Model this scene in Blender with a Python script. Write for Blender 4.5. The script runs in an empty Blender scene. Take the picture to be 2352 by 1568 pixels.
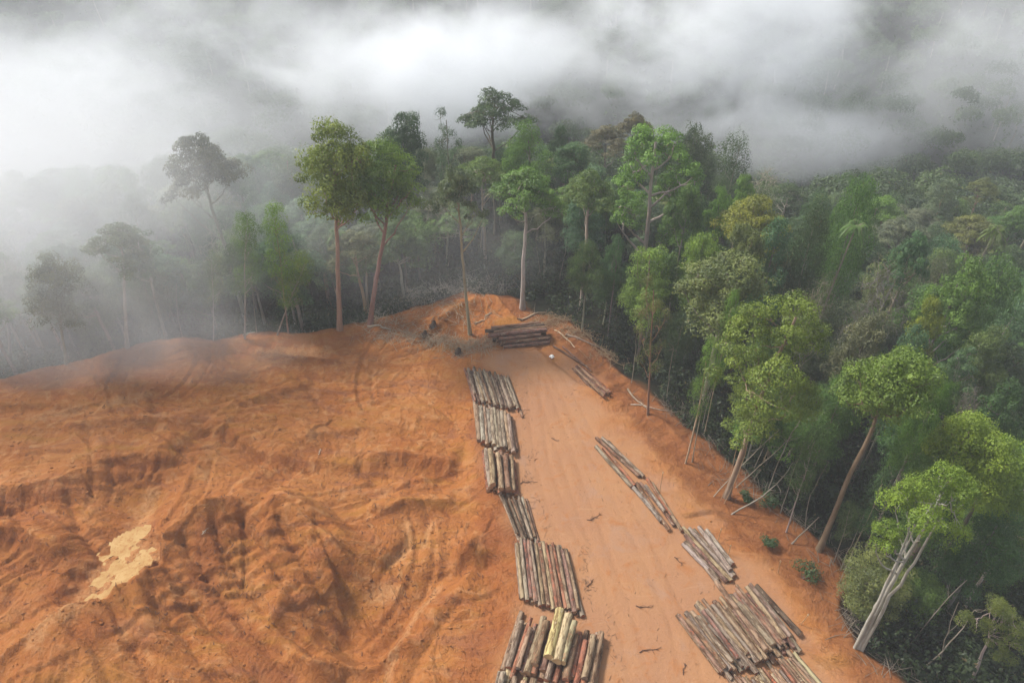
import bpy, math, random
import numpy as np
from math import radians, sin, cos, tan, pi

scene = bpy.context.scene
COL = scene.collection
H = 70.0                                   # the drone hovers 70 m above the log landing
PITCH = radians(36.0)

# ------------------------------------------------------------------ camera
cam_data = bpy.data.cameras.new("camera")
cam_data.lens = 24.0
cam_data.sensor_width = 36.0
cam_data.clip_start = 0.5
cam_data.clip_end = 4000.0
camera = bpy.data.objects.new("camera", cam_data)
COL.objects.link(camera)
camera.location = (0, 0, H)
camera.rotation_euler = (radians(90) - PITCH, 0, 0)
scene.camera = camera

# ------------------------------------------------------------------ sky, sun, exposure
SUN_EL, SUN_AZ = radians(50), radians(-62)      # azimuth from +Y (behind the forest), to the left
world = bpy.data.worlds.new("World")
scene.world = world
world.use_nodes = True
wn = world.node_tree
sky = wn.nodes.new("ShaderNodeTexSky")
sky.sky_type = 'NISHITA'
sky.sun_disc = False
sky.sun_elevation = SUN_EL
sky.sun_rotation = SUN_AZ
sky.air_density = 1.0
sky.dust_density = 4.0
sky.ozone_density = 0.6
hsv = wn.nodes.new("ShaderNodeHueSaturation")    # overcast: the sky light is nearly white
hsv.inputs['Saturation'].default_value = 0.30
wn.links.new(sky.outputs[0], hsv.inputs['Color'])
bg = wn.nodes["Background"]
bg.inputs[1].default_value = 0.105
wn.links.new(hsv.outputs[0], bg.inputs[0])

sun_data = bpy.data.lights.new("sun", 'SUN')
sun_data.energy = 3.1
sun_data.angle = radians(10)
sun_data.color = (1.0, 0.96, 0.90)
sun = bpy.data.objects.new("sun", sun_data)
COL.objects.link(sun)
sun.location = (-60, 120, 200)
sun.rotation_euler = (radians(90) - SUN_EL, 0, pi - SUN_AZ)

scene.view_settings.view_transform = 'Standard'
scene.view_settings.look = 'None'
scene.view_settings.gamma = 1.0
scene.view_settings.exposure = 1.05
scene.render.engine = 'CYCLES'
cy = scene.cycles
cy.max_bounces = 8
cy.diffuse_bounces = 3
cy.glossy_bounces = 1
cy.transmission_bounces = 2
cy.volume_bounces = 6
cy.transparent_max_bounces = 8
cy.caustics_reflective = False
cy.caustics_refractive = False
cy.use_denoising = True
cy.denoising_prefilter = 'ACCURATE'
cy.volume_max_steps = 128

# ------------------------------------------------------------------ pixel helpers (photo read at 2352 x 1568)
F = 1568.0
CU, CV = 1176.0, 784.0
cp, sp = cos(PITCH), sin(PITCH)

def ray(u, v):
    a = (u - CU) / F
    b = (CV - v) / F
    return np.array([a, cp + b * sp, -sp + b * cp])

def P(u, v, z=0.0):
    """ground point (x, y) seen at u, v if the ground there lies at height z"""
    d = ray(u, v)
    t = (z - H) / d[2]
    return (d[0] * t, d[1] * t)

def atY(u, v, Y):
    """point seen at u, v at the distance Y"""
    d = ray(u, v)
    t = Y / d[1]
    return (d[0] * t, Y, H + d[2] * t)

def project(x, y, z):
    dz = z - H
    dep = y * cp - dz * sp
    return CU + F * x / dep, CV - F * (y * sp + dz * cp) / dep, dep

# ------------------------------------------------------------------ numpy noise
_rs = np.random.RandomState(7)
_LAT = _rs.rand(256, 256).astype(np.float64)

def vnoise(x, y, seed=0):
    x = x + seed * 17.31
    y = y + seed * 9.77
    xi = np.floor(x).astype(np.int64)
    yi = np.floor(y).astype(np.int64)
    fx = x - xi
    fy = y - yi
    fx = fx * fx * fx * (fx * (fx * 6 - 15) + 10)
    fy = fy * fy * fy * (fy * (fy * 6 - 15) + 10)
    x0 = xi & 255; x1 = (xi + 1) & 255
    y0 = yi & 255; y1 = (yi + 1) & 255
    a = _LAT[x0, y0] * (1 - fx) + _LAT[x1, y0] * fx
    b = _LAT[x0, y1] * (1 - fx) + _LAT[x1, y1] * fx
    return a * (1 - fy) + b * fy

def fbm(x, y, octaves=4, seed=0, gain=0.5):
    s = 0.0; amp = 1.0; tot = 0.0
    for i in range(octaves):
        s = s + amp * (vnoise(x, y, seed + i * 3) - 0.5) * 2
        tot += amp
        amp *= gain
        x = x * 2.03 + 3.1
        y = y * 2.03 - 1.7
    return s / tot

def ridged(x, y, octaves=3, seed=0):
    s = 0.0; amp = 1.0; tot = 0.0
    for i in range(octaves):
        s = s + amp * (1 - np.abs(vnoise(x, y, seed + i * 3) * 2 - 1))
        tot += amp
        amp *= 0.5
        x = x * 2.1 + 5.2
        y = y * 2.1 + 1.3
    return s / tot

def sstep(a, b, x):
    t = np.clip((x - a) / (b - a), 0, 1)
    return t * t * (3 - 2 * t)

def polyline_dist(pts, x, y):
    """distance to a polyline, arc length of the nearest point, signed side (+ = left of travel)"""
    best = np.full(x.shape, 1e9)
    bs = np.zeros(x.shape)
    bside = np.zeros(x.shape)
    acc = 0.0
    for (ax, ay), (bx, by) in zip(pts[:-1], pts[1:]):
        dx, dy = bx - ax, by - ay
        L2 = dx * dx + dy * dy
        L = math.sqrt(L2)
        t = np.clip(((x - ax) * dx + (y - ay) * dy) / L2, 0, 1)
        px, py = ax + t * dx, ay + t * dy
        d = np.hypot(x - px, y - py)
        m = d < best
        best = np.where(m, d, best)
        bs = np.where(m, acc + t * L, bs)
        side = dx * (y - ay) - dy * (x - ax)
        bside = np.where(m, np.sign(side), bside)
        acc += L
    return best, bs, bside

def inside_poly(poly, x, y):
    ins = np.zeros(x.shape, bool)
    n = len(poly)
    for i in range(n):
        ax, ay = poly[i]
        bx, by = poly[(i + 1) % n]
        c = ((ay > y) != (by > y))
        with np.errstate(divide='ignore', invalid='ignore'):
            xx = (bx - ax) * (y - ay) / (by - ay) + ax
        ins ^= c & (x < xx)
    return ins

# ------------------------------------------------------------------ mesh helpers
def mesh_np(name, verts, quads=None, tris=None, smooth=False, attr=None):
    """mesh from numpy arrays; attr = {name: per-face float array}"""
    me = bpy.data.meshes.new(name)
    verts = np.asarray(verts, np.float32)
    me.vertices.add(len(verts))
    me.vertices.foreach_set("co", verts.ravel())
    parts, starts, tot = [], [], 0
    if quads is not None and len(quads):
        q = np.asarray(quads, np.int32)
        parts.append(q.ravel()); starts.append(np.arange(len(q), dtype=np.int32) * 4); tot = q.size
    if tris is not None and len(tris):
        t = np.asarray(tris, np.int32)
        parts.append(t.ravel()); starts.append(tot + np.arange(len(t), dtype=np.int32) * 3)
    loops = np.concatenate(parts); st = np.concatenate(starts)
    me.loops.add(len(loops))
    me.loops.foreach_set("vertex_index", loops)
    me.polygons.add(len(st))
    me.polygons.foreach_set("loop_start", st)
    me.polygons.foreach_set("use_smooth", np.full(len(st), smooth, dtype=bool))
    if attr:
        for k, a in attr.items():
            at = me.attributes.new(k, 'FLOAT', 'FACE')
            at.data.foreach_set("value", np.asarray(a, np.float32))
    me.update(calc_edges=True)
    me.validate()
    return me

def link(name, me, mat=None, parent=None, loc=None, color=None):
    o = bpy.data.objects.new(name, me)
    COL.objects.link(o)
    if mat is not None and me is not None and len(me.materials) == 0:
        me.materials.append(mat)
    if parent is not None:
        o.parent = parent
    if loc is not None:
        o.location = loc
    if color is not None:
        o.color = color
    return o

def tag(o, label=None, cat=None, group=None, kind=None):
    if label: o['label'] = label
    if cat: o['category'] = cat
    if group: o['group'] = group
    if kind: o['kind'] = kind
    return o

def tube(points, radii, sides=6, cap=False):
    """verts, quads of a tube along points"""
    pts = np.asarray(points, float)
    n = len(pts)
    tang = np.gradient(pts, axis=0)
    tang /= np.linalg.norm(tang, axis=1)[:, None] + 1e-9
    ref = np.array([0.0, 0, 1]) if abs(tang[0][2]) < 0.9 else np.array([1.0, 0, 0])
    V = []
    for i in range(n):
        a = np.cross(tang[i], ref); a /= np.linalg.norm(a) + 1e-9
        b = np.cross(tang[i], a)
        ang = np.arange(sides) * 2 * pi / sides
        ring = pts[i] + radii[i] * (np.cos(ang)[:, None] * a + np.sin(ang)[:, None] * b)
        V.append(ring)
    V = np.concatenate(V)
    Q = []
    for i in range(n - 1):
        for j in range(sides):
            k = (j + 1) % sides
            Q.append((i * sides + j, i * sides + k, (i + 1) * sides + k, (i + 1) * sides + j))
    return V, Q

class Bag:
    """collects tubes into one mesh"""
    def __init__(self):
        self.v, self.q, self.n = [], [], 0
    def add(self, V, Q):
        self.v.append(V)
        self.q.append(np.asarray(Q, np.int32) + self.n)
        self.n += len(V)
    def tube(self, pts, radii, sides=6):
        self.add(*tube(pts, radii, sides))
    def mesh(self, name, smooth=True):
        return mesh_np(name, np.concatenate(self.v), np.concatenate(self.q), smooth=smooth)

# ------------------------------------------------------------------ node helpers
def new_mat(name):
    m = bpy.data.materials.new(name)
    m.use_nodes = True
    nt = m.node_tree
    for n in list(nt.nodes):
        nt.nodes.remove(n)
    out = nt.nodes.new("ShaderNodeOutputMaterial")
    return m, nt, out

def N(nt, typ, **kw):
    n = nt.nodes.new(typ)
    for k, v in kw.items():
        if k in n.inputs.keys() if hasattr(n.inputs, 'keys') else False:
            n.inputs[k].default_value = v
        else:
            setattr(n, k, v)
    return n

def noise(nt, vec, scale, detail=4, rough=0.55, dist=0.0):
    n = nt.nodes.new("ShaderNodeTexNoise")
    n.inputs['Scale'].default_value = scale
    n.inputs['Detail'].default_value = detail
    n.inputs['Roughness'].default_value = rough
    n.inputs['Distortion'].default_value = dist
    nt.links.new(vec, n.inputs['Vector'])
    return n.outputs['Fac']

def mathn(nt, op, a, b=None, clamp=False):
    n = nt.nodes.new("ShaderNodeMath")
    n.operation = op
    n.use_clamp = clamp
    for i, s in enumerate((a, b)):
        if s is None: continue
        if isinstance(s, (int, float)): n.inputs[i].default_value = s
        else: nt.links.new(s, n.inputs[i])
    return n.outputs[0]

def maprange(nt, val, a, b, c=0.0, d=1.0, smooth=False):
    n = nt.nodes.new("ShaderNodeMapRange")
    if smooth: n.interpolation_type = 'SMOOTHSTEP'
    nt.links.new(val, n.inputs[0])
    for i, s in enumerate((a, b, c, d)):
        n.inputs[i + 1].default_value = s
    return n.outputs[0]

def mixc(nt, fac, a, b, mode='MIX'):
    n = nt.nodes.new("ShaderNodeMix")
    n.data_type = 'RGBA'
    n.blend_type = mode
    for idx, s in ((0, fac), (6, a), (7, b)):
        if isinstance(s, (int, float)): n.inputs[idx].default_value = s
        elif isinstance(s, tuple): n.inputs[idx].default_value = (*s, 1.0) if len(s) == 3 else s
        else: nt.links.new(s, n.inputs[idx])
    return n.outputs[2]

def attrn(nt, name):
    n = nt.nodes.new("ShaderNodeAttribute")
    n.attribute_name = name
    return n.outputs['Fac']

# ================================================================== GROUND
PX = lambda pts: [P(u, v) for u, v in pts]
CLEARING = PX([(-700, 1010), (-300, 905), (0, 866), (130, 838), (250, 808), (350, 784), (450, 775), (600, 767), (740, 756),
               (860, 735), (960, 700), (1060, 672), (1170, 675), (1215, 712), (1300, 740), (1400, 812), (1480, 905),
               (1560, 965), (1650, 1045), (1740, 1125), (1830, 1195), (1900, 1262), (1960, 1330), (1930, 1400),
               (1985, 1500), (2100, 1585), (2300, 1750), (2300, 2300), (-1400, 2300)])
ROAD_EDGE = PX([(1110, 800), (1105, 900), (1110, 1000), (1130, 1120), (1180, 1250), (1215, 1360), (1180, 1450), (1150, 1568), (1100, 1800)])
ROAD_RIGHT = PX([(1260, 790), (1330, 850), (1410, 950), (1480, 1040), (1570, 1150), (1690, 1260), (1800, 1370), (1900, 1500), (2000, 1700)])

# dozer ridges (+) and cuts (-) of the spoil field: (polyline in the photo, height, half width, gully amount)
FEATS = [
    ([(470, 1220), (560, 1120), (640, 1040), (700, 1000)], 1.1, 3.0, 0.2),
    ([(330, 1315), (330, 1420), (400, 1560)], 1.0, 2.0, 0.0),
    ([(640, 1185), (600, 1290), (640, 1400)], 0.8, 1.8, 0.0),
    ([(120, 1450), (200, 1600)], 1.0, 2.4, 0.0),
    ([(780, 1400), (800, 1470), (770, 1560), (760, 1700)], -3.0, 5.0, 0.1),
    ([(640, 1560), (700, 1480), (800, 1450), (900, 1420)], -0.9, 2.0, 0.1),
    ([(1030, 1270), (980, 1335), (920, 1390), (870, 1440), (850, 1560)], -1.8, 2.2, 0.25),
    ([(1100, 1240), (1060, 1320), (990, 1410), (920, 1500), (880, 1600)], 0.9, 2.2, 0.15),
    ([(310, 1130), (275, 1220), (255, 1310), (190, 1390), (60, 1490), (-80, 1590)], -2.6, 4.6, 0.2),
    ([(-60, 1220), (70, 1230), (150, 1290)], 1.4, 3.0, 0.4),
    ([(-40, 1330), (60, 1345), (110, 1400)], 1.0, 2.4, 0.3),
    ([(480, 985), (540, 1015), (610, 1065), (700, 1085)], -0.6, 1.2, 0.0),
    ([(640, 1175), (690, 1202), (750, 1235)], -0.5, 1.0, 0.0),
    ([(870, 1080), (940, 1070), (1010, 1085)], -1.1, 2.0, 0.2),
    ([(860, 1130), (930, 1110), (1010, 1100), (1050, 1090)], -0.5, 1.2, 0.0),
    ([(880, 1165), (960, 1150), (1060, 1150)], 0.5, 1.2, 0.1),
    ([(930, 1190), (935, 1240), (900, 1270)], -0.45, 0.8, 0.0),
    ([(985, 1180), (970, 1230), (940, 1260)], -0.4, 0.8, 0.0),
    ([(1040, 1275), (1075, 1262), (1105, 1268)], 1.2, 1.2, 0.2),
    ([(1040, 1300), (1080, 1290), (1115, 1290)], -0.9, 1.3, 0.0),
    ([(700, 800), (830, 830), (930, 880), (1010, 930), (1060, 975)], -0.35, 0.7, 0.0),
    ([(720, 795), (850, 825), (950, 875), (1030, 925)], 0.3, 0.6, 0.0),
    ([(640, 830), (700, 880), (740, 930)], -0.35, 0.6, 0.0),
    ([(345, 905), (365, 940), (450, 935), (560, 895), (700, 860), (850, 870)], -0.6, 1.0, 0.0),
    ([(330, 900), (350, 960), (470, 955), (580, 915), (700, 880)], 0.5, 0.9, 0.0),
    ([(420, 890), (520, 860), (640, 830), (760, 820)], 0.4, 1.0, 0.0),
    ([(200, 1000), (330, 985), (460, 990)], -0.5, 1.2, 0.0),
    ([(180, 985), (300, 965), (420, 970), (500, 985)], 0.5, 1.0, 0.0),
    ([(0, 940), (100, 925), (240, 935), (330, 960)], -0.45, 1.2, 0.0),
    ([(60, 900), (180, 885), (300, 880)], 0.6, 1.3, 0.1),
    ([(0, 985), (140, 975), (240, 1000)], 0.45, 1.1, 0.0),
    ([(0, 870), (250, 812), (450, 782), (600, 774), (760, 762)], 0.9, 1.8, 0.25),
    ([(880, 960), (960, 985), (1060, 1010)], -0.3, 0.7, 0.0),
    ([(750, 960), (870, 985), (1000, 1040)], 0.3, 0.8, 0.0),
    ([(930, 1568), (960, 1500), (1010, 1430), (1060, 1370)], -0.4, 0.7, 0.0),
    # rain rills down the flank of the big mound
    ([(320, 1335), (370, 1400), (430, 1470), (500, 1568), (560, 1650)], -0.7, 0.55, 0.0),
    ([(375, 1305), (430, 1380), (500, 1450), (580, 1540), (640, 1640)], -0.8, 0.6, 0.0),
    ([(430, 1275), (500, 1360), (560, 1440), (650, 1520)], -0.7, 0.55, 0.0),
    ([(500, 1245), (550, 1330), (620, 1410), (710, 1480)], -0.75, 0.55, 0.0),
    ([(560, 1225), (620, 1300), (680, 1380), (770, 1440)], -0.8, 0.6, 0.0),
    ([(650, 1225), (690, 1290), (740, 1360), (800, 1420)], -0.9, 0.8, 0.0),
    ([(730, 1260), (770, 1310), (810, 1370), (840, 1410)], -0.7, 0.6, 0.0),
    ([(250, 1370), (280, 1450), (330, 1540), (360, 1620)], -0.7, 0.6, 0.0),
    ([(180, 1440), (230, 1520), (260, 1600)], -0.6, 0.5, 0.0),
    ([(590, 1250), (660, 1320), (640, 1400)], 0.6, 1.2, 0.0),
    ([(700, 1450), (780, 1500), (860, 1500), (930, 1470)], 0.6, 0.9, 0.1),
    ([(690, 1490), (770, 1535), (850, 1540), (900, 1520)], 0.5, 0.8, 0.1),
    ([(20, 1170), (60, 1230), (80, 1300)], -0.6, 0.6, 0.0),
    ([(150, 1130), (170, 1200), (210, 1260)], -0.6, 0.6, 0.0),
    ([(450, 1060), (420, 1130), (350, 1200)], 0.5, 0.9, 0.1),
    ([(560, 1080), (500, 1150), (430, 1210)], -0.4, 0.5, 0.0),
    ([(780, 900), (880, 915), (1000, 960)], 0.35, 0.6, 0.0),
    ([(560, 930), (660, 905), (800, 900), (900, 930)], -0.35, 0.5, 0.0),
    ([(830, 1000), (930, 1030), (1040, 1045)], -0.3, 0.4, 0.0),
    # bank to the right of the road
    ([(1240, 800), (1330, 870), (1420, 905), (1500, 935)], -0.5, 0.7, 0.0),
    ([(1400, 890), (1470, 930), (1540, 985), (1600, 1040)], 0.7, 1.3, 0.25),
    ([(1580, 1190), (1640, 1178), (1720, 1204), (1800, 1235)], -0.3, 0.28, 0.0),
    ([(1580, 1180), (1640, 1168), (1720, 1192), (1800, 1225)], 0.22, 0.5, 0.0),
    ([(1780, 1262), (1870, 1275), (1950, 1300)], -0.4, 0.6, 0.0),
    ([(1790, 1470), (1880, 1500), (1960, 1530)], -0.35, 0.7, 0.0),
    # rubble mound at the far end
    ([(1000, 745), (1060, 700), (1120, 690), (1175, 690)], 1.6, 2.6, 0.3),
    ([(870, 750), (950, 735), (1010, 755)], 0.9, 2.0, 0.3),
    ([(1290, 760), (1380, 820), (1450, 880)], 0.8, 1.6, 0.3),
]
FEATS = [(PX(a), h, w, g) for a, h, w, g in FEATS]
# banks of pushed-up earth: (crest, height, length of the lower flank, length of the upper flank, depth of the rain rills)
MOUNDS = [
    ([(-160, 1600), (120, 1450), (330, 1315), (470, 1220), (560, 1180), (650, 1185), (740, 1235), (810, 1300), (850, 1360)], 4.4, 11.0, 4.5, 0.38),
    ([(-160, 1155), (60, 1128), (140, 1112), (190, 1085), (250, 1060), (330, 1045), (420, 1050)], 2.3, 4.5, 16.0, 0.5),
    ([(610, 1130), (650, 1155), (690, 1180), (760, 1212), (830, 1262), (890, 1290)], 1.1, 1.6, 10.0, 0.15),
    ([(470, 960), (530, 985), (600, 1042), (690, 1062), (760, 1060), (830, 1066)], 1.1, 1.7, 11.0, 0.2),
    ([(820, 1050), (900, 1035), (970, 1042), (1060, 1062)], 1.4, 2.6, 8.0, 0.35),
    ([(1030, 1272), (1062, 1255), (1100, 1262)], 1.3, 1.8, 3.0, 0.3),
    ([(330, 905), (380, 940), (480, 940), (580, 905), (720, 868)], 0.7, 1.6, 6.0, 0.15),
    ([(130, 985), (260, 965), (420, 972), (520, 990)], 0.7, 1.6, 7.0, 0.15),
    ([(-60, 930), (100, 918), (240, 930), (340, 955)], 0.7, 1.8, 6.0, 0.15),
    ([(-100, 1240), (60, 1225), (150, 1285)], 1.5, 3.0, 5.0, 0.35),
    ([(620, 1000), (720, 1000), (840, 975), (960, 985)], 0.5, 1.2, 6.0, 0.1),
    ([(640, 1480), (740, 1510), (860, 1500), (950, 1450)], 1.0, 2.0, 3.0, 0.2),
    ([(840, 1170), (930, 1150), (1050, 1150)], 0.8, 1.4, 5.0, 0.15),
]
MOUNDS = [(PX(a), *r) for a, *r in MOUNDS]
TREAD = PX([(1125, 880), (1115, 1000), (1120, 1080), (1140, 1180), (1165, 1290), (1150, 1400), (1090, 1520), (1040, 1620)])
TREAD2 = PX([(500, 1250), (470, 1330), (540, 1450), (640, 1560)])
POOL = P(276, 1296)

_tr = random.Random(12)
TRACKS = []
for _i in range(46):
    _u, _v = _tr.uniform(-60, 1060), _tr.uniform(800, 1540)
    _p = P(_u, _v)
    TRACKS.append((*_p, _tr.choice([0.2, 0.5, 2.8, 3.3, -0.3, 0.9, 2.2]) + _tr.uniform(-.35, .35), _tr.uniform(-0.09, 0.09), _tr.uniform(12, 32)))
RUTS = [PX([(1215, 815), (1250, 900), (1290, 1010), (1330, 1130), (1390, 1290), (1440, 1430), (1480, 1600)]),
        PX([(1250, 815), (1300, 900), (1350, 1000), (1420, 1130), (1500, 1290), (1560, 1430), (1600, 1600)]),
        PX([(1225, 850), (1230, 950), (1245, 1060), (1290, 1200), (1330, 1290)])]

def ground_parts(x, y):
    """height and the masks of the soil, for arrays of world x, y"""
    inside = inside_poly(CLEARING, x, y)
    dist, _, _ = polyline_dist(CLEARING + CLEARING[:1], x, y)
    sd = np.where(inside, -dist, dist) + fbm(x / 7, y / 7, 3, 11) * 1.6 * sstep(60, 20, np.abs(dist))
    dl, sl, side = polyline_dist(ROAD_EDGE, x, y)
    left = np.where(side > 0, dl, -dl)                       # + = on the spoil field side
    dr, sr, side2 = polyline_dist(ROAD_RIGHT, x, y)
    right = np.where(side2 < 0, dr, -dr)
    # right of the road line = travel downwards in the picture: positive side is to the left when y falls
    left = -left; right = -right
    z = np.zeros_like(x)
    field = sstep(0.0, 5.0, left)
    bank = sstep(0.0, 3.0, right)
    z -= field * (0.9 + 0.5 * fbm(x / 18, y / 18, 2, 5))
    z -= bank * np.clip(right, 0, 30) * 0.05
    incl = sstep(3, -4, sd)
    fresh = np.zeros_like(x)
    wx = x + fbm(x / 5, y / 5, 3, 21) * 1.3
    wy = y + fbm(x / 5, y / 5, 3, 25) * 1.3
    for pts, h, ln, lf, rl in MOUNDS:
        xs = [p[0] for p in pts]; ys = [p[1] for p in pts]; mg = max(ln, lf) + 3
        m = (x > min(xs) - mg) & (x < max(xs) + mg) & (y > min(ys) - mg) & (y < max(ys) + mg)
        if not m.any(): continue
        k = min(0.45, ln / 10)
        d, s, sg = polyline_dist(pts, x[m] + (wx[m] - x[m]) * k, y[m] + (wy[m] - y[m]) * k)
        near = sg * (1 if pts[-1][0] > pts[0][0] else -1) < 0
        ll = np.where(near, ln, lf) * (1 + 0.22 * fbm(s / 6, s * 0 + h, 2, 33))
        q = np.clip(d / ll, 0, 1)
        prof = (1 - q) ** 1.25
        Ls = s.max() if s.size else 1.0
        ends = sstep(0, ln * 0.8, s) * sstep(Ls, Ls - ln * 0.8, s)
        hh = h * ends * (1 + 0.18 * fbm(s / 5, s * 0 + h * 3, 2, 35))
        ss = s + fbm(x[m] / 5, y[m] / 5, 2, 37) * 0.7 + d * 0.30
        r1 = (1 - np.abs(vnoise(ss / 1.7, d / 40, 43) * 2 - 1)) ** 5
        r2 = (1 - np.abs(vnoise(ss / 0.7, d / 18, 45) * 2 - 1)) ** 4
        rill = (r1 + 0.35 * r2) * np.sin(pi * np.clip(q * 1.05, 0, 1)) ** 0.8
        z[m] += hh * prof - np.where(near, 1.0, 0.35) * rl * rill * ends
        fresh[m] += np.where(near, 1, 0) * np.exp(-((q - 0.35) / 0.28) ** 2) * min(1, rl * 1.3) * ends * (0.4 + 0.9 * vnoise(x[m] / 3, y[m] / 3, 47))
    for pts, h, w, g in FEATS:
        # only near the feature
        xs = [p[0] for p in pts]; ys = [p[1] for p in pts]
        m = (x > min(xs) - 5 * w) & (x < max(xs) + 5 * w) & (y > min(ys) - 5 * w) & (y < max(ys) + 5 * w)
        if not m.any(): continue
        k = min(1.0, w / 3)
        d, s, sg = polyline_dist(pts, x[m] + (wx[m] - x[m]) * k, y[m] + (wy[m] - y[m]) * k)
        SIDE = 1 if pts[-1][0] > pts[0][0] else -1
        # steeper towards the lower (near) side, as pushed and slumped soil lies
        dd = np.where(sg * SIDE < 0, d * 1.35, d * 0.85)
        prof = np.exp(-((np.sqrt((dd / w) ** 2 + 0.03) - 0.17) * 1.15) ** 1.15)
        hh = 1.1 * h * (1 + 0.3 * fbm(s / 4, d * 0 + 3.3, 2, 31))
        zz = hh * prof
        if g > 0:
            gul = ridged(s / 1.5 + sg * 40, d / 11, 3, 41) - 0.55
            zz = zz - g * 2.0 * gul * np.exp(-((d - w) / (1.1 * w)) ** 2)
            fr = np.exp(-((d - 0.9 * w) / (0.7 * w)) ** 2) * g
            fresh[m] += fr * 1.2
        z[m] += zz
    # swept curving dozer marks all over the field
    a = fbm(x / 22, y / 22, 2, 51) * 2.6
    q = x * np.cos(a) + y * np.sin(a)
    q2 = -x * np.sin(a) + y * np.cos(a)
    marks = ridged(q2 / 1.7, q / 13, 3, 55)
    z += field * (marks - 0.6) * 0.30 * sstep(0.35, 0.75, vnoise(x / 9, y / 9, 61))
    z += field * fbm(x / 2.6, y / 2.6, 5, 71, 0.55) * 0.13
    z += field * fbm(x / 7.5, y / 7.5, 3, 77) * 0.45
    z += (1 - field) * fbm(x / 5.5, y / 5.5, 4, 81) * 0.07
    z += bank * fbm(x / 3.2, y / 3.2, 4, 91) * 0.22
    # bank scars that run along the slope
    z += bank * (ridged((x + y * 0.75) / 2.2, (y - x * .75) / 9, 3, 95) - 0.6) * 0.30
    # single passes of the crawler: two shallow tracks with small berms
    for (tx, ty, ta, tk, tl) in TRACKS:
        m = (np.abs(x - tx) < tl) & (np.abs(y - ty) < tl)
        if not m.any(): continue
        pts = []; px, py, a = tx, ty, ta
        for i in range(10):
            pts.append((px, py)); px += cos(a) * tl / 10; py += sin(a) * tl / 10; a += tk * tl / 10
        d, s, sg = polyline_dist(pts, x[m], y[m])
        L = tl * 0.9
        en = sstep(0, 2, s) * sstep(L, L - 3, s)
        r1 = np.exp(-((d - 1.1) / 0.32) ** 2)
        z[m] += field[m] * en * (-0.20 * r1 * (1 + 0.25 * np.sin(s * 2 * pi / 0.55)) + 0.12 * np.exp(-((d - 1.75) / 0.25) ** 2) + 0.07 * np.exp(-(d / 0.4) ** 2))
    # wheel ruts up the road
    for pts in RUTS:
        d, s, sg = polyline_dist(pts, x, y)
        rm = np.exp(-((d - 1.0) / 0.35) ** 2)
        z -= rm * 0.04 * (0.6 + 0.8 * vnoise(s / 4, s * 0, 143))
    # crawler tread ribs beside the logs
    tr = np.zeros_like(x)
    for TP, wd, per in ((TREAD, 3.2, 0.52), (TREAD2, 1.8, 0.6)):
        d, s, sg = polyline_dist(TP, x, y)
        m = sstep(wd, wd * 0.5, d + fbm(x / 3, y / 3, 2, 99) * 0.9)
        z += m * 0.055 * np.sin((s + d * sg * 0.35) * 2 * pi / per)
        tr = np.maximum(tr, m)
    # flat bed for the pale pool
    dp = np.hypot((x - POOL[0] - 0.3 * (y - POOL[1])) / 1.2, (y - POOL[1]) / 1.35)
    pm = sstep(5.2, 3.0, dp + fbm(x / 1.8, y / 1.8, 3, 103) * 1.2)
    z = z * (1 - pm) + pm * (-2.36 + 0.17 * fbm(x / 1.1, y / 1.1, 5, 105, 0.6) + 0.035 * dp)
    # outside the clearing the land falls away
    o = np.clip(sd, 0, None)
    wl = sstep(-8, -32, x) * sstep(170, 120, y)
    wr = sstep(18, 55, x + (110 - y) * 0.25)
    drop = 8 * (1 - np.exp(-o / 16)) * (1 - np.maximum(wl, wr)) + 17 * (1 - np.exp(-o / 15)) * wl + 20 * (1 - np.exp(-o / 26)) * wr
    z = z * incl - drop
    # far valley and the misty hillside beyond
    yv = y - 165 + 0.12 * np.abs(x + 10) * sstep(0, 1, np.abs(x))
    val = sstep(0, 75, yv) * 34
    yh = y - 215 + np.clip(x - 30, 0, 200) * 0.38 + np.clip(-x - 60, 0, 200) * 0.15
    hill = np.clip(yh, 0, 520) * 0.40 * sstep(0, 60, yh)
    hill *= 0.85 + 0.3 * fbm(x / 120, y / 120, 3, 111)
    z = z - val * sstep(-5, 30, sd) + hill * sstep(0, 40, sd)
    z += sstep(5, 25, sd) * fbm(x / 30, y / 30, 3, 121) * 3.0
    return z, sd, field, bank, fresh, tr, left, right

def height(x, y):
    x = np.atleast_1d(np.asarray(x, float)); y = np.atleast_1d(np.asarray(y, float))
    return ground_parts(x, y)[0]

def hz(x, y):
    return float(height(x, y)[0])

def ground_hit(u, v):
    """where the sight line through u, v meets the ground"""
    d = ray(u, v)
    t = np.linspace(30, 420, 1600)
    X, Y, Z = d[0] * t, d[1] * t, H + d[2] * t
    g = height(X, Y)
    k = np.argmax(Z < g)
    return float(X[k]), float(Y[k]), float(g[k])

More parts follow.
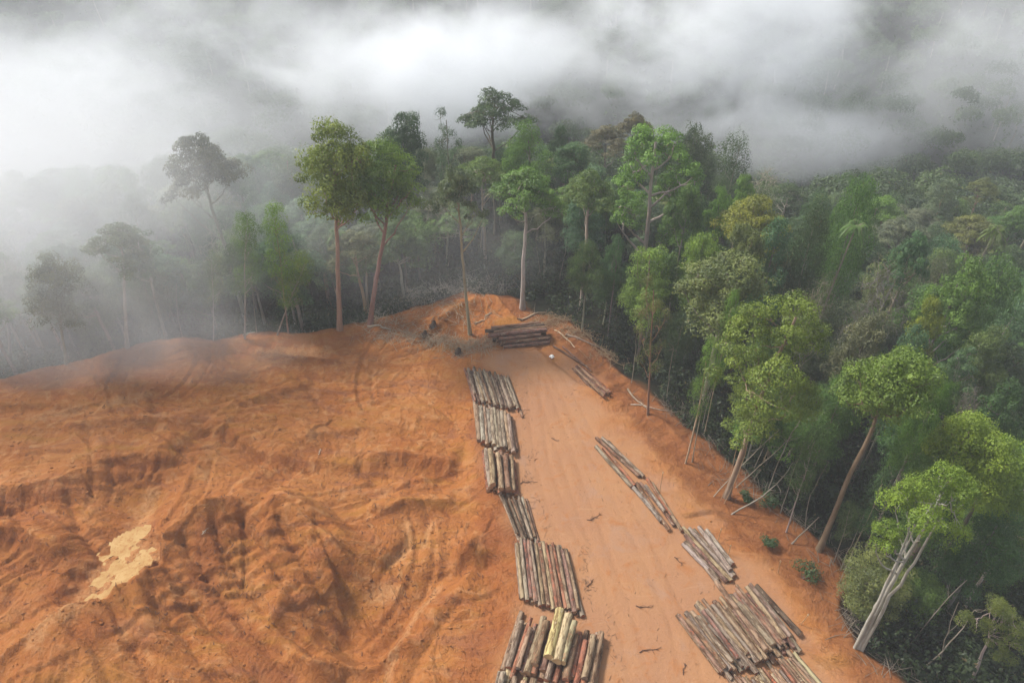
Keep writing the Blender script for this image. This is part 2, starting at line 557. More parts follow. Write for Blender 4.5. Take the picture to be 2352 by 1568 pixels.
def make_ground():
    def lines(lo, hi, fine, far_lo, far_hi, grow=1.09):
        c = list(np.arange(lo, hi + 1e-6, fine))
        st = fine; a = hi
        while a < far_hi:
            st = min(st * grow, 25); a += st; c.append(a)
        st = fine; a = lo
        while a > far_lo:
            st = min(st * grow, 25); a -= st; c.insert(0, a)
        return np.array(c)
    gx = lines(-72, 42, 0.20, -1500, 1500)
    gy = lines(33, 116, 0.20, -300, 1800)
    X, Y = np.meshgrid(gx, gy)
    x, y = X.ravel(), Y.ravel()
    z, sd, field, bank, fresh, tr, left, right = ground_parts(x, y)
    nx, ny = len(gx), len(gy)
    i = np.arange(nx * ny).reshape(ny, nx)
    q = np.stack([i[:-1, :-1], i[:-1, 1:], i[1:, 1:], i[1:, :-1]], -1).reshape(-1, 4)
    me = mesh_np("ground", np.stack([x, y, z], 1), q, smooth=True)
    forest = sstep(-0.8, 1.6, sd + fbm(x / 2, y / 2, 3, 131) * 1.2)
    road = sstep(P(1200, 778)[1], P(1200, 812)[1], y + fbm(x / 2, y / 2, 3, 139) * 2) * (1 - sstep(-2.6, 1.6, left + fbm(x / 3, y / 3, 4, 135) * 2.2)) * (1 - sstep(-3.5, 3.0, right + fbm(x / 4, y / 4, 4, 137) * 3.2))
    # pale washed-out mud in the valley of the field
    rut = np.zeros_like(x)
    for pts in RUTS:
        d, s, sg = polyline_dist(pts, x + fbm(x / 6, y / 6, 3, 147) * 1.2, y)
        rut = np.maximum(rut, np.exp(-((np.abs(d) - 1.0) / 0.45) ** 2) * (0.3 + 0.7 * vnoise(x / 3, y / 3, 145)))
    mud = np.zeros_like(x)
    for pts, w in ((PX([(330, 1110), (285, 1220), (240, 1330), (190, 1400), (90, 1480)]), 1.3),
                   (PX([(930, 1190), (935, 1240), (890, 1275)]), 0.6), (PX([(985, 1190), (970, 1235)]), 0.4),
                   (PX([(1000, 1330), (930, 1430), (890, 1510), (880, 1580)]), 0.5),
                   (PX([(850, 1340), (900, 1335)]), 0.9), (PX([(600, 800), (680, 795), (740, 800)]), 1.5),
                   (PX([(240, 925), (330, 905)]), 1.4), (PX([(80, 945), (180, 930)]), 1.2)):
        d, s, sg = polyline_dist(pts, x, y)
        mud = np.maximum(mud, sstep(w * 1.5, w * 0.4, d + fbm(x / 1.2, y / 1.2, 3, 141) * w * 0.8))
    dp = np.hypot((x - POOL[0] - 0.3 * (y - POOL[1])) / 1.2, (y - POOL[1]) / 1.35)
    mud = np.maximum(mud, sstep(5.2, 2.6, dp + fbm(x / 1.0, y / 1.0, 4, 149) * 2.2))
    for k, a in (("forest", forest), ("road", road), ("mud", mud), ("fresh", np.clip(fresh, 0, 1)), ("tread", tr), ("bank", bank), ("rut", rut)):
        at = me.attributes.new(k, 'FLOAT', 'POINT')
        at.data.foreach_set("value", a.astype(np.float32))
    m, nt, out = new_mat("red_soil")
    L = nt.links
    geo = nt.nodes.new("ShaderNodeNewGeometry")
    pos = geo.outputs['Position']
    n1 = noise(nt, pos, 0.10, 5, 0.6, 0.4)
    n2 = noise(nt, pos, 0.55, 6, 0.65, 0.8)
    n3 = noise(nt, pos, 2.6, 5, 0.7)
    n4 = noise(nt, pos, 5.5, 4, 0.75)
    base = mixc(nt, maprange(nt, n1, 0.38, 0.62), (0.256, 0.086, 0.020), (0.308, 0.120, 0.033))
    base = mixc(nt, maprange(nt, n2, 0.50, 0.68), base, (0.355, 0.170, 0.066))
    base = mixc(nt, mathn(nt, 'MULTIPLY', maprange(nt, n2, 0.42, 0.28), 0.7), base, (0.160, 0.050, 0.015))
    # ochre and violet-red bands of subsoil, dragged along by the blade
    mp = nt.nodes.new("ShaderNodeMapping"); mp.inputs['Scale'].default_value = (0.06, 0.24, 0.3); mp.inputs['Rotation'].default_value = (0, 0, 0.35)
    L.new(pos, mp.inputs[0])
    nb = noise(nt, mp.outputs[0], 1.0, 6, 0.65, 1.6)
    base = mixc(nt, mathn(nt, 'MULTIPLY', maprange(nt, nb, 0.53, 0.66), 0.7), base, (0.275, 0.120, 0.022))
    base = mixc(nt, mathn(nt, 'MULTIPLY', maprange(nt, nb, 0.45, 0.32), 0.6), base, (0.185, 0.072, 0.040))
    nc = noise(nt, mp.outputs[0], 2.3, 5, 0.7, 2.0)
    base = mixc(nt, mathn(nt, 'MULTIPLY', maprange(nt, nc, 0.60, 0.70), 0.6), base, (0.40, 0.20, 0.085))
    base = mixc(nt, mathn(nt, 'MULTIPLY', attrn(nt, "fresh"), 0.75), base, (0.215, 0.066, 0.017))
    base = mixc(nt, mathn(nt, 'MULTIPLY', attrn(nt, "tread"), 0.55), base, (0.200, 0.062, 0.020))
    bankc = mixc(nt, maprange(nt, n2, 0.35, 0.65), (0.145, 0.050, 0.018), (0.210, 0.080, 0.028))
    base = mixc(nt, mathn(nt, 'MULTIPLY', attrn(nt, "bank"), 0.85), base, bankc)
    roadc = mixc(nt, maprange(nt, n1, 0.38, 0.62), (0.290, 0.148, 0.072), (0.262, 0.132, 0.070))
    roadc = mixc(nt, maprange(nt, n2, 0.54, 0.68), roadc, (0.275, 0.115, 0.044))
    roadc = mixc(nt, mathn(nt, 'MULTIPLY', maprange(nt, noise(nt, pos, 0.23, 5, 0.6, 0.6), 0.55, 0.66), 0.6), roadc, (0.255, 0.150, 0.100))
    roadc = mixc(nt, mathn(nt, 'MULTIPLY', maprange(nt, nc, 0.60, 0.72), 0.6), roadc, (0.33, 0.19, 0.105))
    roadc = mixc(nt, mathn(nt, 'MULTIPLY', attrn(nt, "rut"), 0.16), roadc, (0.235, 0.100, 0.042))
    base = mixc(nt, attrn(nt, "road"), base, roadc)
    base = mixc(nt, mathn(nt, 'MULTIPLY', mathn(nt, 'MULTIPLY', attrn(nt, "mud"), maprange(nt, n3, 0.35, 0.55)), 0.6), base, (0.40, 0.215, 0.095))
    # crumbs and specks of dark soil
    base = mixc(nt, mathn(nt, 'MULTIPLY', maprange(nt, n3, 0.60, 0.72), 0.55), base, (0.085, 0.026, 0.009))
    base = mixc(nt, mathn(nt, 'MULTIPLY', maprange(nt, n4, 0.58, 0.70), 0.5), base, (0.40, 0.20, 0.09))
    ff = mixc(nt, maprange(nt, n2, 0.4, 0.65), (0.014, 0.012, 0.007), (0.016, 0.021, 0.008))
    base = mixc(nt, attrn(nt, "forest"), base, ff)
    bs = nt.nodes.new("ShaderNodeBsdfPrincipled")
    L.new(base, bs.inputs['Base Color'])
    bs.inputs['Roughness'].default_value = 0.85
    bs.inputs['Specular IOR Level'].default_value = 0.10
    bp = nt.nodes.new("ShaderNodeBump")
    bp.inputs['Strength'].default_value = 0.9
    bp.inputs['Distance'].default_value = 0.55
    hgt = mathn(nt, 'ADD', mathn(nt, 'MULTIPLY', n2, 0.9), mathn(nt, 'MULTIPLY', n3, 0.45))
    hgt = mathn(nt, 'ADD', hgt, mathn(nt, 'MULTIPLY', n4, 0.14))
    mq = nt.nodes.new("ShaderNodeMapping"); mq.inputs['Scale'].default_value = (0.35, 0.20, 0.3); mq.inputs['Rotation'].default_value = (0, 0, -0.5)
    L.new(pos, mq.inputs[0])
    nk = noise(nt, mq.outputs[0], 1.0, 5, 0.6, 1.0)
    crack = maprange(nt, mathn(nt, 'ABSOLUTE', mathn(nt, 'SUBTRACT', nk, 0.5)), 0.0, 0.008, -0.25, 0.0)
    hgt = mathn(nt, 'ADD', hgt, mathn(nt, 'MULTIPLY', crack, mathn(nt, 'SUBTRACT', 1.0, attrn(nt, 'road'), clamp=True)))
    hgt = mathn(nt, 'MULTIPLY', hgt, maprange(nt, attrn(nt, "road"), 0, 1, 1.0, 0.28))
    L.new(hgt, bp.inputs['Height'])
    L.new(bp.outputs[0], bs.inputs['Normal'])
    L.new(bs.outputs[0], out.inputs[0])
    o = link("ground", me, m)
    tag(o, "bare orange red soil of the cleared ridge falling to dark forest floor", "ground", kind="structure")
    # pale sediment pool: a level sheet that meets the uneven bed
    gx = np.linspace(-6.5, 6.5, 40); gy = np.linspace(-8.5, 8.5, 50)
    X, Y = np.meshgrid(gx, gy)
    r = np.hypot(X / 6.0, Y / 8.0)
    V = np.stack([POOL[0] + X.ravel(), POOL[1] + Y.ravel(), np.full(X.size, -2.27)], 1)
    i = np.arange(X.size).reshape(X.shape)
    q = np.stack([i[:-1, :-1], i[:-1, 1:], i[1:, 1:], i[1:, :-1]], -1).reshape(-1, 4)
    rc = r.ravel()[q].max(1)
    q = q[rc < 1]
    pm = mesh_np("sediment_pool", V, q, smooth=True)
    m, nt, out = new_mat("pale_silt")
    geo = nt.nodes.new("ShaderNodeNewGeometry")
    n1 = noise(nt, geo.outputs['Position'], 0.8, 5, 0.65, 0.5)
    bs = nt.nodes.new("ShaderNodeBsdfPrincipled")
    n2 = noise(nt, geo.outputs['Position'], 1.7, 6, 0.7, 1.0)
    silt = mixc(nt, maprange(nt, n1, 0.35, 0.65), (0.31, 0.180, 0.070), (0.39, 0.260, 0.115))
    silt = mixc(nt, mathn(nt, 'MULTIPLY', maprange(nt, n2, 0.53, 0.63), 0.75), silt, (0.270, 0.120, 0.040))
    nt.links.new(silt, bs.inputs['Base Color'])
    bs.inputs['Roughness'].default_value = 0.9
    bs.inputs['Specular IOR Level'].default_value = 0.05
    nt.links.new(bs.outputs[0], out.inputs[0])
    tag(link("sediment_pool", pm, m), "pale yellow silt pool in the gully of the spoil field", "pool", kind="structure")

make_ground()

# ================================================================== FELLED LOGS
def log_materials():
    m, nt, out = new_mat("log_bark")
    L = nt.links
    oi = nt.nodes.new("ShaderNodeObjectInfo")
    tc = nt.nodes.new("ShaderNodeTexCoord")
    sc = nt.nodes.new("ShaderNodeVectorMath"); sc.operation = 'SCALE'
    sc.inputs[0].default_value = (61, 23, 47)
    L.new(oi.outputs['Random'], sc.inputs['Scale'])
    ad = nt.nodes.new("ShaderNodeVectorMath"); ad.operation = 'ADD'
    L.new(tc.outputs['Object'], ad.inputs[0]); L.new(sc.outputs[0], ad.inputs[1])
    mp = nt.nodes.new("ShaderNodeMapping"); mp.inputs['Scale'].default_value = (0.45, 1.6, 1.6)
    L.new(ad.outputs[0], mp.inputs[0])
    mp2 = nt.nodes.new("ShaderNodeMapping"); mp2.inputs['Scale'].default_value = (0.7, 6.0, 6.0)
    L.new(ad.outputs[0], mp2.inputs[0])
    n1 = noise(nt, mp.outputs[0], 1.5, 5, 0.65, 0.3)
    n2 = noise(nt, mp2.outputs[0], 1.6, 4, 0.7)
    n3 = noise(nt, ad.outputs[0], 2.2, 4, 0.75)
    base = mixc(nt, maprange(nt, n1, 0.44, 0.56), oi.outputs['Color'], mixc(nt, 1.0, oi.outputs['Color'], (0.38, 0.31, 0.27), 'MULTIPLY'))
    base = mixc(nt, maprange(nt, n2, 0.52, 0.66), base, mixc(nt, 1.0, oi.outputs['Color'], (1.35, 1.3, 1.25), 'MULTIPLY'))
    red = mathn(nt, 'MULTIPLY', maprange(nt, n3, 0.56, 0.62), oi.outputs['Alpha'])
    base = mixc(nt, red, base, (0.30, 0.085, 0.040))
    base = mixc(nt, mathn(nt, 'MULTIPLY', maprange(nt, n3, 0.40, 0.34), 0.65), base, (0.36, 0.29, 0.20))
    bs = nt.nodes.new("ShaderNodeBsdfPrincipled")
    L.new(base, bs.inputs['Base Color'])
    bs.inputs['Roughness'].default_value = 0.85
    bs.inputs['Specular IOR Level'].default_value = 0.2
    bp = nt.nodes.new("ShaderNodeBump"); bp.inputs['Strength'].default_value = 0.6; bp.inputs['Distance'].default_value = 0.05
    L.new(n2, bp.inputs['Height']); L.new(bp.outputs[0], bs.inputs['Normal'])
    L.new(bs.outputs[0], out.inputs[0])
    e, nt, out = new_mat("cut_wood")
    L = nt.links
    oi = nt.nodes.new("ShaderNodeObjectInfo")
    tc = nt.nodes.new("ShaderNodeTexCoord")
    wv = nt.nodes.new("ShaderNodeTexWave"); wv.wave_type = 'RINGS'; wv.rings_direction = 'X'
    wv.inputs['Scale'].default_value = 6.0; wv.inputs['Distortion'].default_value = 2.0
    L.new(tc.outputs['Object'], wv.inputs[0])
    c = mixc(nt, mathn(nt, 'MULTIPLY', wv.outputs['Fac'], 0.35), oi.outputs['Color'], mixc(nt, 1.0, oi.outputs['Color'], (0.6, 0.5, 0.42), 'MULTIPLY'))
    bs = nt.nodes.new("ShaderNodeBsdfPrincipled")
    L.new(c, bs.inputs['Base Color']); bs.inputs['Roughness'].default_value = 0.8
    L.new(bs.outputs[0], out.inputs[0])
    return m, e

LOGBARK, CUTWOOD = log_materials()
BARKS = dict(grey=(0.205, 0.160, 0.118), brown=(0.180, 0.112, 0.070), red=(0.205, 0.095, 0.056), silver=(0.240, 0.205, 0.165),
             tan=(0.235, 0.165, 0.105), dark=(0.095, 0.064, 0.045), yellow=(0.43, 0.335, 0.155), cream=(0.32, 0.26, 0.155), plum=(0.175, 0.105, 0.078))
LOOK = dict(grey="grey brown", brown="brown", red="reddish", silver="silvery grey", tan="tan", dark="dark brown", yellow="peeled yellow", cream="pale cream", plum="plum brown")
ORD = ['first', 'second', 'third', 'fourth', 'fifth', 'sixth', 'seventh', 'eighth', 'ninth', 'tenth', 'eleventh', 'twelfth', 'thirteenth',
       'fourteenth', 'fifteenth', 'sixteenth', 'seventeenth', 'eighteenth', 'nineteenth', 'twentieth'] + \
      ['twenty ' + w for w in ('first', 'second', 'third', 'fourth', 'fifth', 'sixth', 'seventh', 'eighth', 'ninth')] + ['thirtieth'] + \
      ['thirty ' + w for w in ('first', 'second', 'third', 'fourth', 'fifth', 'sixth', 'seventh', 'eighth', 'ninth')] + ['fortieth'] + \
      ['forty ' + w for w in ('first', 'second', 'third', 'fourth', 'fifth', 'sixth', 'seventh', 'eighth', 'ninth')] + ['fiftieth']
_lr = np.random.RandomState(41)
LOGS = []

def make_log(a, b, r0, r1, look, group=None, label=None, cat="log", bend=0.012, redness=None):
    """one felled log from a (far end) to b (near end), world points of its axis"""
    a = np.array(a, float); b = np.array(b, float)
    c = (a + b) / 2
    d = b - a; Lg = np.linalg.norm(d)
    n, sides = 11, 12
    t = np.linspace(-0.5, 0.5, n)
    bx, bz = _lr.normal(size=2) * bend * Lg * 0.6
    ph = _lr.uniform(0, 6)
    V = []
    for i, tt in enumerate(t):
        rr = r0 + (r1 - r0) * (tt + 0.5)
        off = np.array([0, bx * (1 - 4 * tt * tt), bz * (1 - 4 * tt * tt) * 0.4])
        for k in range(sides):
            an = 2 * pi * k / sides
            q = rr * (1 + 0.05 * sin(3 * an + ph + tt * 5) + 0.035 * sin(tt * 23 + ph * 2 + an) + 0.02 * _lr.normal())
            V.append((tt * Lg + (0.05 * sin(2 * an + ph) if i in (0, n - 1) else 0), off[1] + q * cos(an), off[2] + q * sin(an)))
    Q = [(i * sides + k, (i + 1) * sides + k, (i + 1) * sides + (k + 1) % sides, i * sides + (k + 1) % sides) for i in range(n - 1) for k in range(sides)]
    me = bpy.data.meshes.new("log"); me.from_pydata(V, [], Q)
    me.polygons.foreach_set("use_smooth", [True] * len(me.polygons)); me.update()
    col = BARKS[look]
    g = _lr.uniform(0.82, 1.18)
    al = redness if redness is not None else {'red': 0.9, 'plum': 0.6, 'brown': 0.35}.get(look, 0.12 * (_lr.rand() < 0.4))
    o = link("log", me, LOGBARK, None, c, (*(min(0.8, x * g * _lr.uniform(0.95, 1.05)) for x in col), al))
    rz = math.atan2(d[1], d[0]); ry = -math.asin(max(-1, min(1, d[2] / Lg)))
    o.rotation_euler = (0, ry, rz)
    for e, base in ((-1, 0), (1, (n - 1) * sides)):
        ring = [np.array(V[base + k]) for k in range(sides)]
        cen = np.mean(ring, 0)
        W = [tuple(cen + np.array([e * 0.012, 0, 0]))]
        W += [tuple(cen + (p - cen) * 0.5 + np.array([e * 0.010, 0, 0])) for p in ring]
        W += [tuple(cen + (p - cen) * 0.985 + np.array([e * 0.006, 0, 0])) for p in ring]
        fs = []
        for k in range(sides):
            j = (k + 1) % sides
            f1 = (0, 1 + k, 1 + j); f2 = (1 + k, 1 + sides + k, 1 + sides + j, 1 + j)
            fs += [f1, f2] if e > 0 else [f1[::-1], f2[::-1]]
        cm = bpy.data.meshes.new("cut_end"); cm.from_pydata(W, [], fs); cm.update()
        w = _lr.rand()
        cc = (0.36, 0.20, 0.10) if w < 0.5 else ((0.30, 0.12, 0.06) if w < 0.8 else (0.20, 0.13, 0.09))
        if look in ('yellow', 'cream'): cc = (0.52, 0.34, 0.16)
        link("cut_end", cm, CUTWOOD, o, color=(*cc, 1))
    tag(o, label, cat, group)
    LOGS.append(o)
    return o

def unit2(x, y):
    l = math.hypot(x, y); return (x / l, y / l)

def lerp2(p, q, t):
    return (p[0] + (q[0] - p[0]) * t, p[1] + (q[1] - p[1]) * t)

def GZ(A, C):
    p = P((A[0] + C[0]) / 2, (A[1] + C[1]) / 2)
    return hz(*p)

def pile(where, A, B, C, D, counts, r, looks, jit=0.5, stag=0.5, fan=0.0, thick=0.25, lean=0.0, base=0.0):
    """A, B: far ends of the left and right outer logs; C, D: their near ends (photo px). counts: logs per layer, lowest first"""
    names = {1: [''], 2: ['lower layer', 'top layer'], 3: ['lowest layer', 'middle layer', 'top layer'], 4: ['lowest layer', 'second layer', 'third layer', 'top layer']}[len(counts)]
    placed = []
    for k, n in enumerate(counts):
        zk = r * (1.9 + k * 1.66) + GZ(A, C)
        a, b, c, d = P(*A, zk), P(*B, zk), P(*C, zk), P(*D, zk)
        lo, hi = (0.0, 1.0) if k == 0 else (0.5 / counts[0] * k + lean * k, 1 - 0.5 / counts[0] * k)
        for i in range(n):
            t = lo + (hi - lo) * (i + 0.5) / n
            p, q = lerp2(a, b, t), lerp2(c, d, t)
            ax = np.array([q[0] - p[0], q[1] - p[1]]); Ln = np.linalg.norm(ax); ax /= Ln
            nrm = np.array([-ax[1], ax[0]])
            s0, s1 = _lr.normal(size=2) * stag
            s1 -= 0.35 * k * (stag + 0.3)
            w0, w1 = _lr.normal(size=2) * jit * r * 0.5
            rr = r * _lr.uniform(1 - thick, 1 + thick)
            P0 = np.array([p[0], p[1]]) + ax * s0 + nrm * w0
            P1 = np.array([q[0], q[1]]) + ax * s1 + nrm * w1
            look = looks[_lr.randint(len(looks))]
            z = rr * 0.92 if k == 0 else r + k * r * 1.66 + (rr - r) * 0.5
            placed.append((k, i, n, (*P0, z), (*P1, z), rr, look))
    for k, i, n, p0, p1, rr, look in placed:
        zg = base + (hz((p0[0] + p1[0]) / 2, (p0[1] + p1[1]) / 2))
        g0, g1 = hz(p0[0], p0[1]), hz(p1[0], p1[1])
        if abs(g0 - zg) > 0.35: g0 = zg
        if abs(g1 - zg) > 0.35: g1 = zg
        lay = names[k] if len(counts) > 1 else ''
        lab = f"{LOOK[look]} log {ORD[i]} from left" + (f", {lay}, " if lay else ", ") + where
        make_log((p0[0], p0[1], p0[2] + g0), (p1[0], p1[1], p1[2] + g1), rr * 0.92, rr * 1.06, look, "felled logs in the " + where, lab)

Z1 = lambda x, y: ((1100 + x / 4.357) / 1.0884, (880 + y / 4.357) / 1.0884)
Z2 = lambda x, y: ((1180 + x / 3.0918) / 1.0884, (1200 + y / 3.0918) / 1.0884)
Z3 = lambda x, y: ((1460 + x / 3.564) / 1.0884, (1060 + y / 3.564) / 1.0884)
Z4 = lambda x, y: ((1640 + x / 4.704) / 1.0884, (1400 + y / 4.704) / 1.0884)
Z5 = lambda x, y: ((880 + x / 3.36) / 1.0884, (680 + y / 3.36) / 1.0884)

# the row on the left of the road, far to near
pile("farthest pile left of road", Z1(255, 160), Z1(760, 290), Z1(365, 540), Z1(880, 640), (22, 19), 0.21, ['grey', 'brown', 'grey', 'plum', 'silver', 'tan', 'dark'], stag=0.55, jit=0.6)
pile("second pile left of road", Z1(365, 560), Z1(790, 690), Z1(395, 950), Z1(840, 1090), (11, 10), 0.31, ['grey', 'silver', 'tan', 'brown', 'grey'], stag=0.4)
pile("third pile left of road", Z1(440, 1030), Z1(820, 1130), Z1(490, 1450), Z1(845, 1535), (7, 6, 3), 0.36, ['red', 'brown', 'tan', 'grey', 'red'], stag=0.35)
pile("small grey pile left of road", Z2(195, 95), Z2(440, 150), Z2(345, 440), Z2(520, 440), (8, 5), 0.21, ['grey', 'silver', 'dark', 'brown'], stag=0.3)
pile("long pile left of road", Z2(325, 440), Z2(740, 520), Z2(365, 910), Z2(860, 1050), (17, 14), 0.235, ['plum', 'red', 'tan', 'brown', 'grey', 'silver', 'plum'], stag=0.35, thick=0.2)
pile("red barked pile with yellow logs", Z2(345, 1070), Z2(1040, 1230), Z2(230, 1420), Z2(960, 1640), (15, 13, 5), 0.34, ['red', 'brown', 'brown', 'plum', 'tan', 'red', 'grey'], stag=0.5)
pile("nearest pile left of road", Z2(190, 1460), Z2(700, 1590), Z2(100, 1800), Z2(640, 1900), (8, 6), 0.36, ['grey', 'tan', 'cream', 'grey', 'brown'], stag=0.4)

def single(p, q, r, look, z, label, redness=None, r1=None):
    a, b = P(*p, z), P(*q, z)
    g = hz((a[0] + b[0]) / 2, (a[1] + b[1]) / 2)
    return make_log((a[0], a[1], z + g), (b[0], b[1], z + g), r, r1 or r * 1.06, look, None, label, redness=redness)

single(Z2(682, 1000), Z2(592, 1365), 0.52, 'yellow', 2.35, "big peeled yellow log lying on top of the red barked pile", 0)
single(Z2(745, 1040), Z2(655, 1400), 0.48, 'cream', 2.25, "big pale cream log beside the peeled yellow log", 0)
single(Z2(790, 1090), Z2(700, 1410), 0.36, 'cream', 2.10, "knobbly cream and brown log right of the pale cream log", 0.5)

# the row on the right of the road
pile("small plum pile up the road", Z5(1850, 805), Z5(1915, 785), Z5(2085, 1060), Z5(2180, 1005), (5, 2), 0.27, ['plum', 'plum', 'brown', 'red'], stag=0.15)
single(Z5(1690, 620), Z5(1980, 800), 0.16, 'brown', 0.2, "thin brown pole leading to the small plum pile")
single(Z5(1770, 625), Z5(2010, 830), 0.15, 'plum', 0.2, "thin plum pole beside the brown pole above the small plum pile")
for p, q, r, lk, z, lab in (
    (Z3(105, 195), Z3(425, 555), 0.27, 'grey', 0.3, "grey log on the road side of the upper right string of logs"),
    (Z3(172, 212), Z3(450, 545), 0.25, 'red', 0.32, "dark red log between grey logs in the upper right string"),
    (Z3(108, 120), Z3(490, 462), 0.24, 'brown', 0.3, "long brown log in the middle of the upper right string"),
    (Z3(160, 122), Z3(532, 466), 0.24, 'grey', 0.3, "long grey log on the bank side of the upper right string"),
    (Z3(215, 150), Z3(360, 305), 0.19, 'dark', 0.25, "short dark pole at the top of the upper right string"),
    (Z3(438, 562), Z3(690, 862), 0.27, 'silver', 0.3, "silvery log on the road side of the lower right string of logs"),
    (Z3(465, 525), Z3(760, 940), 0.27, 'brown', 0.3, "brown log beside the silvery log in the lower right string"),
    (Z3(500, 520), Z3(800, 900), 0.22, 'plum', 0.3, "plum log in the middle of the lower right string"),
    (Z3(545, 545), Z3(720, 772), 0.22, 'silver', 0.7, "short silvery log lying on the lower right string"),
    (Z3(562, 482), Z3(780, 815), 0.23, 'red', 0.3, "reddish log on the bank side of the lower right string"),
    (Z3(605, 525), Z3(872, 950), 0.22, 'tan', 0.3, "long tan log reaching down to the grey logs"),
    (Z3(880, 1060), Z3(1105, 1290), 0.27, 'silver', 0.3, "silvery log nearest the road in the bunch of grey logs"),
    (Z3(905, 1040), Z3(1195, 1385), 0.25, 'grey', 0.3, "grey log second from the road in the bunch of grey logs"),
    (Z3(900, 985), Z3(1268, 1398), 0.25, 'plum', 0.3, "plum grey log third from the road in the bunch of grey logs"),
    (Z3(880, 915), Z3(1312, 1392), 0.26, 'tan', 0.34, "long yellowish log in the middle of the bunch of grey logs"),
    (Z3(935, 925), Z3(1325, 1360), 0.25, 'silver', 0.34, "silvery log behind the long yellowish log"),
    (Z3(975, 935), Z3(1345, 1345), 0.26, 'grey', 0.36, "grey log in the bank half of the bunch of grey logs"),
    (Z3(1025, 912), Z3(1308, 1298), 0.29, 'silver', 0.8, "thick silvery log on top of the bunch of grey logs"),
    (Z3(1090, 942), Z3(1325, 1248), 0.28, 'silver', 0.36, "silvery log at the bank side of the bunch of grey logs"),
    (Z3(1080, 1270), Z3(1215, 1440), 0.25, 'grey', 0.3, "short grey log between the bunch of grey logs and the big pile")):
    single(p, q, r, lk, z, lab)
pile("big pile right of road", Z4(270, 700), Z4(1200, 330), Z4(800, 1390), Z4(1700, 960), (24, 22, 9), 0.255, ['grey', 'brown', 'tan', 'grey', 'plum', 'brown', 'tan'], stag=0.7, thick=0.22, jit=0.4)
single(Z4(705, 245), Z4(1300, 1050), 0.29, 'tan', 1.95, "long tan log reaching beyond the top of the big pile right of the road")
single(Z4(1175, 300), Z4(1700, 870), 0.32, 'dark', 0.36, "dark log lying at the bank side of the big pile right of the road")
pile("nearest pile right of road", Z4(990, 1385), Z4(1700, 1120), Z4(1450, 2050), Z4(2150, 1640), (22, 19), 0.20, ['tan', 'red', 'grey', 'tan', 'brown', 'cream'], stag=0.6, jit=0.6)

# the stack across the far end of the road: logs lie from left to right
def far_stack():
    x0, y0 = P(*Z5(1260, 640)); x1, y1 = P(*Z5(1640, 600))
    d = unit2(x1 - x0, y1 - y0); nrm = (-d[1], d[0])
    k = 0
    rows = [(0, 5, 'front'), (1, 5, 'middle'), (2, 4, 'back')]
    for lay in range(4):
        for row in range(7 - lay):
            off = 0.75 * (row + lay * 0.5); z = 0.34 + lay * 0.60
            s0 = _lr.normal() * 0.5 - 0.9 * lay * 0.4 - off * 0.12; s1 = _lr.normal() * 0.5 - off * 0.1
            a = (x0 + d[0] * s0 + nrm[0] * off, y0 + d[1] * s0 + nrm[1] * off)
            b = (x1 + d[0] * s1 + nrm[0] * off, y1 + d[1] * s1 + nrm[1] * off)
            g = hz((a[0] + b[0]) / 2, (a[1] + b[1]) / 2)
            look = ['dark', 'plum', 'brown', 'brown', 'dark', 'dark'][_lr.randint(6)]
            lname = ['ground layer', 'second layer', 'third layer', 'top layer'][lay]
            make_log((*a, z + g), (*b, z + g), 0.33, 0.35, look, "dark logs stacked across the far end of the road",
                     f"{LOOK[look]} log {ORD[row]} from front, {lname}, dark stack across the road end")
far_stack()
print("logs", len(LOGS))

# ================================================================== TREES
def leaf_material():
    m, nt, out = new_mat("leaves")
    L = nt.links
    oi = nt.nodes.new("ShaderNodeObjectInfo")
    tint = attrn(nt, "tint")
    geo = nt.nodes.new("ShaderNodeNewGeometry")
    big = noise(nt, geo.outputs['Position'], 0.35, 3, 0.6)
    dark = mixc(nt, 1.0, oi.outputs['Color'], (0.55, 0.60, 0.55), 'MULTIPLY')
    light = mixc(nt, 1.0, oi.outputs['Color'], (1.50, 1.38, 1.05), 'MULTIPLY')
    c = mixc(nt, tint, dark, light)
    c = mixc(nt, mathn(nt, 'MULTIPLY', maprange(nt, big, 0.45, 0.7), 0.35), c, mixc(nt, 1.0, oi.outputs['Color'], (1.18, 1.12, 0.65), 'MULTIPLY'))
    c = mixc(nt, maprange(nt, tint, 0.965, 0.985), c, (0.10, 0.075, 0.03))
    bs = nt.nodes.new("ShaderNodeBsdfPrincipled")
    L.new(c, bs.inputs['Base Color'])
    bs.inputs['Roughness'].default_value = 0.55
    bs.inputs['Specular IOR Level'].default_value = 0.35
    tr = nt.nodes.new("ShaderNodeBsdfTranslucent")
    L.new(mixc(nt, 1.0, c, (1.1, 1.25, 0.6), 'MULTIPLY'), tr.inputs['Color'])
    mx = nt.nodes.new("ShaderNodeMixShader")
    mx.inputs[0].default_value = 0.30
    L.new(bs.outputs[0], mx.inputs[1]); L.new(tr.outputs[0], mx.inputs[2])
    L.new(mx.outputs[0], out.inputs[0])
    return m

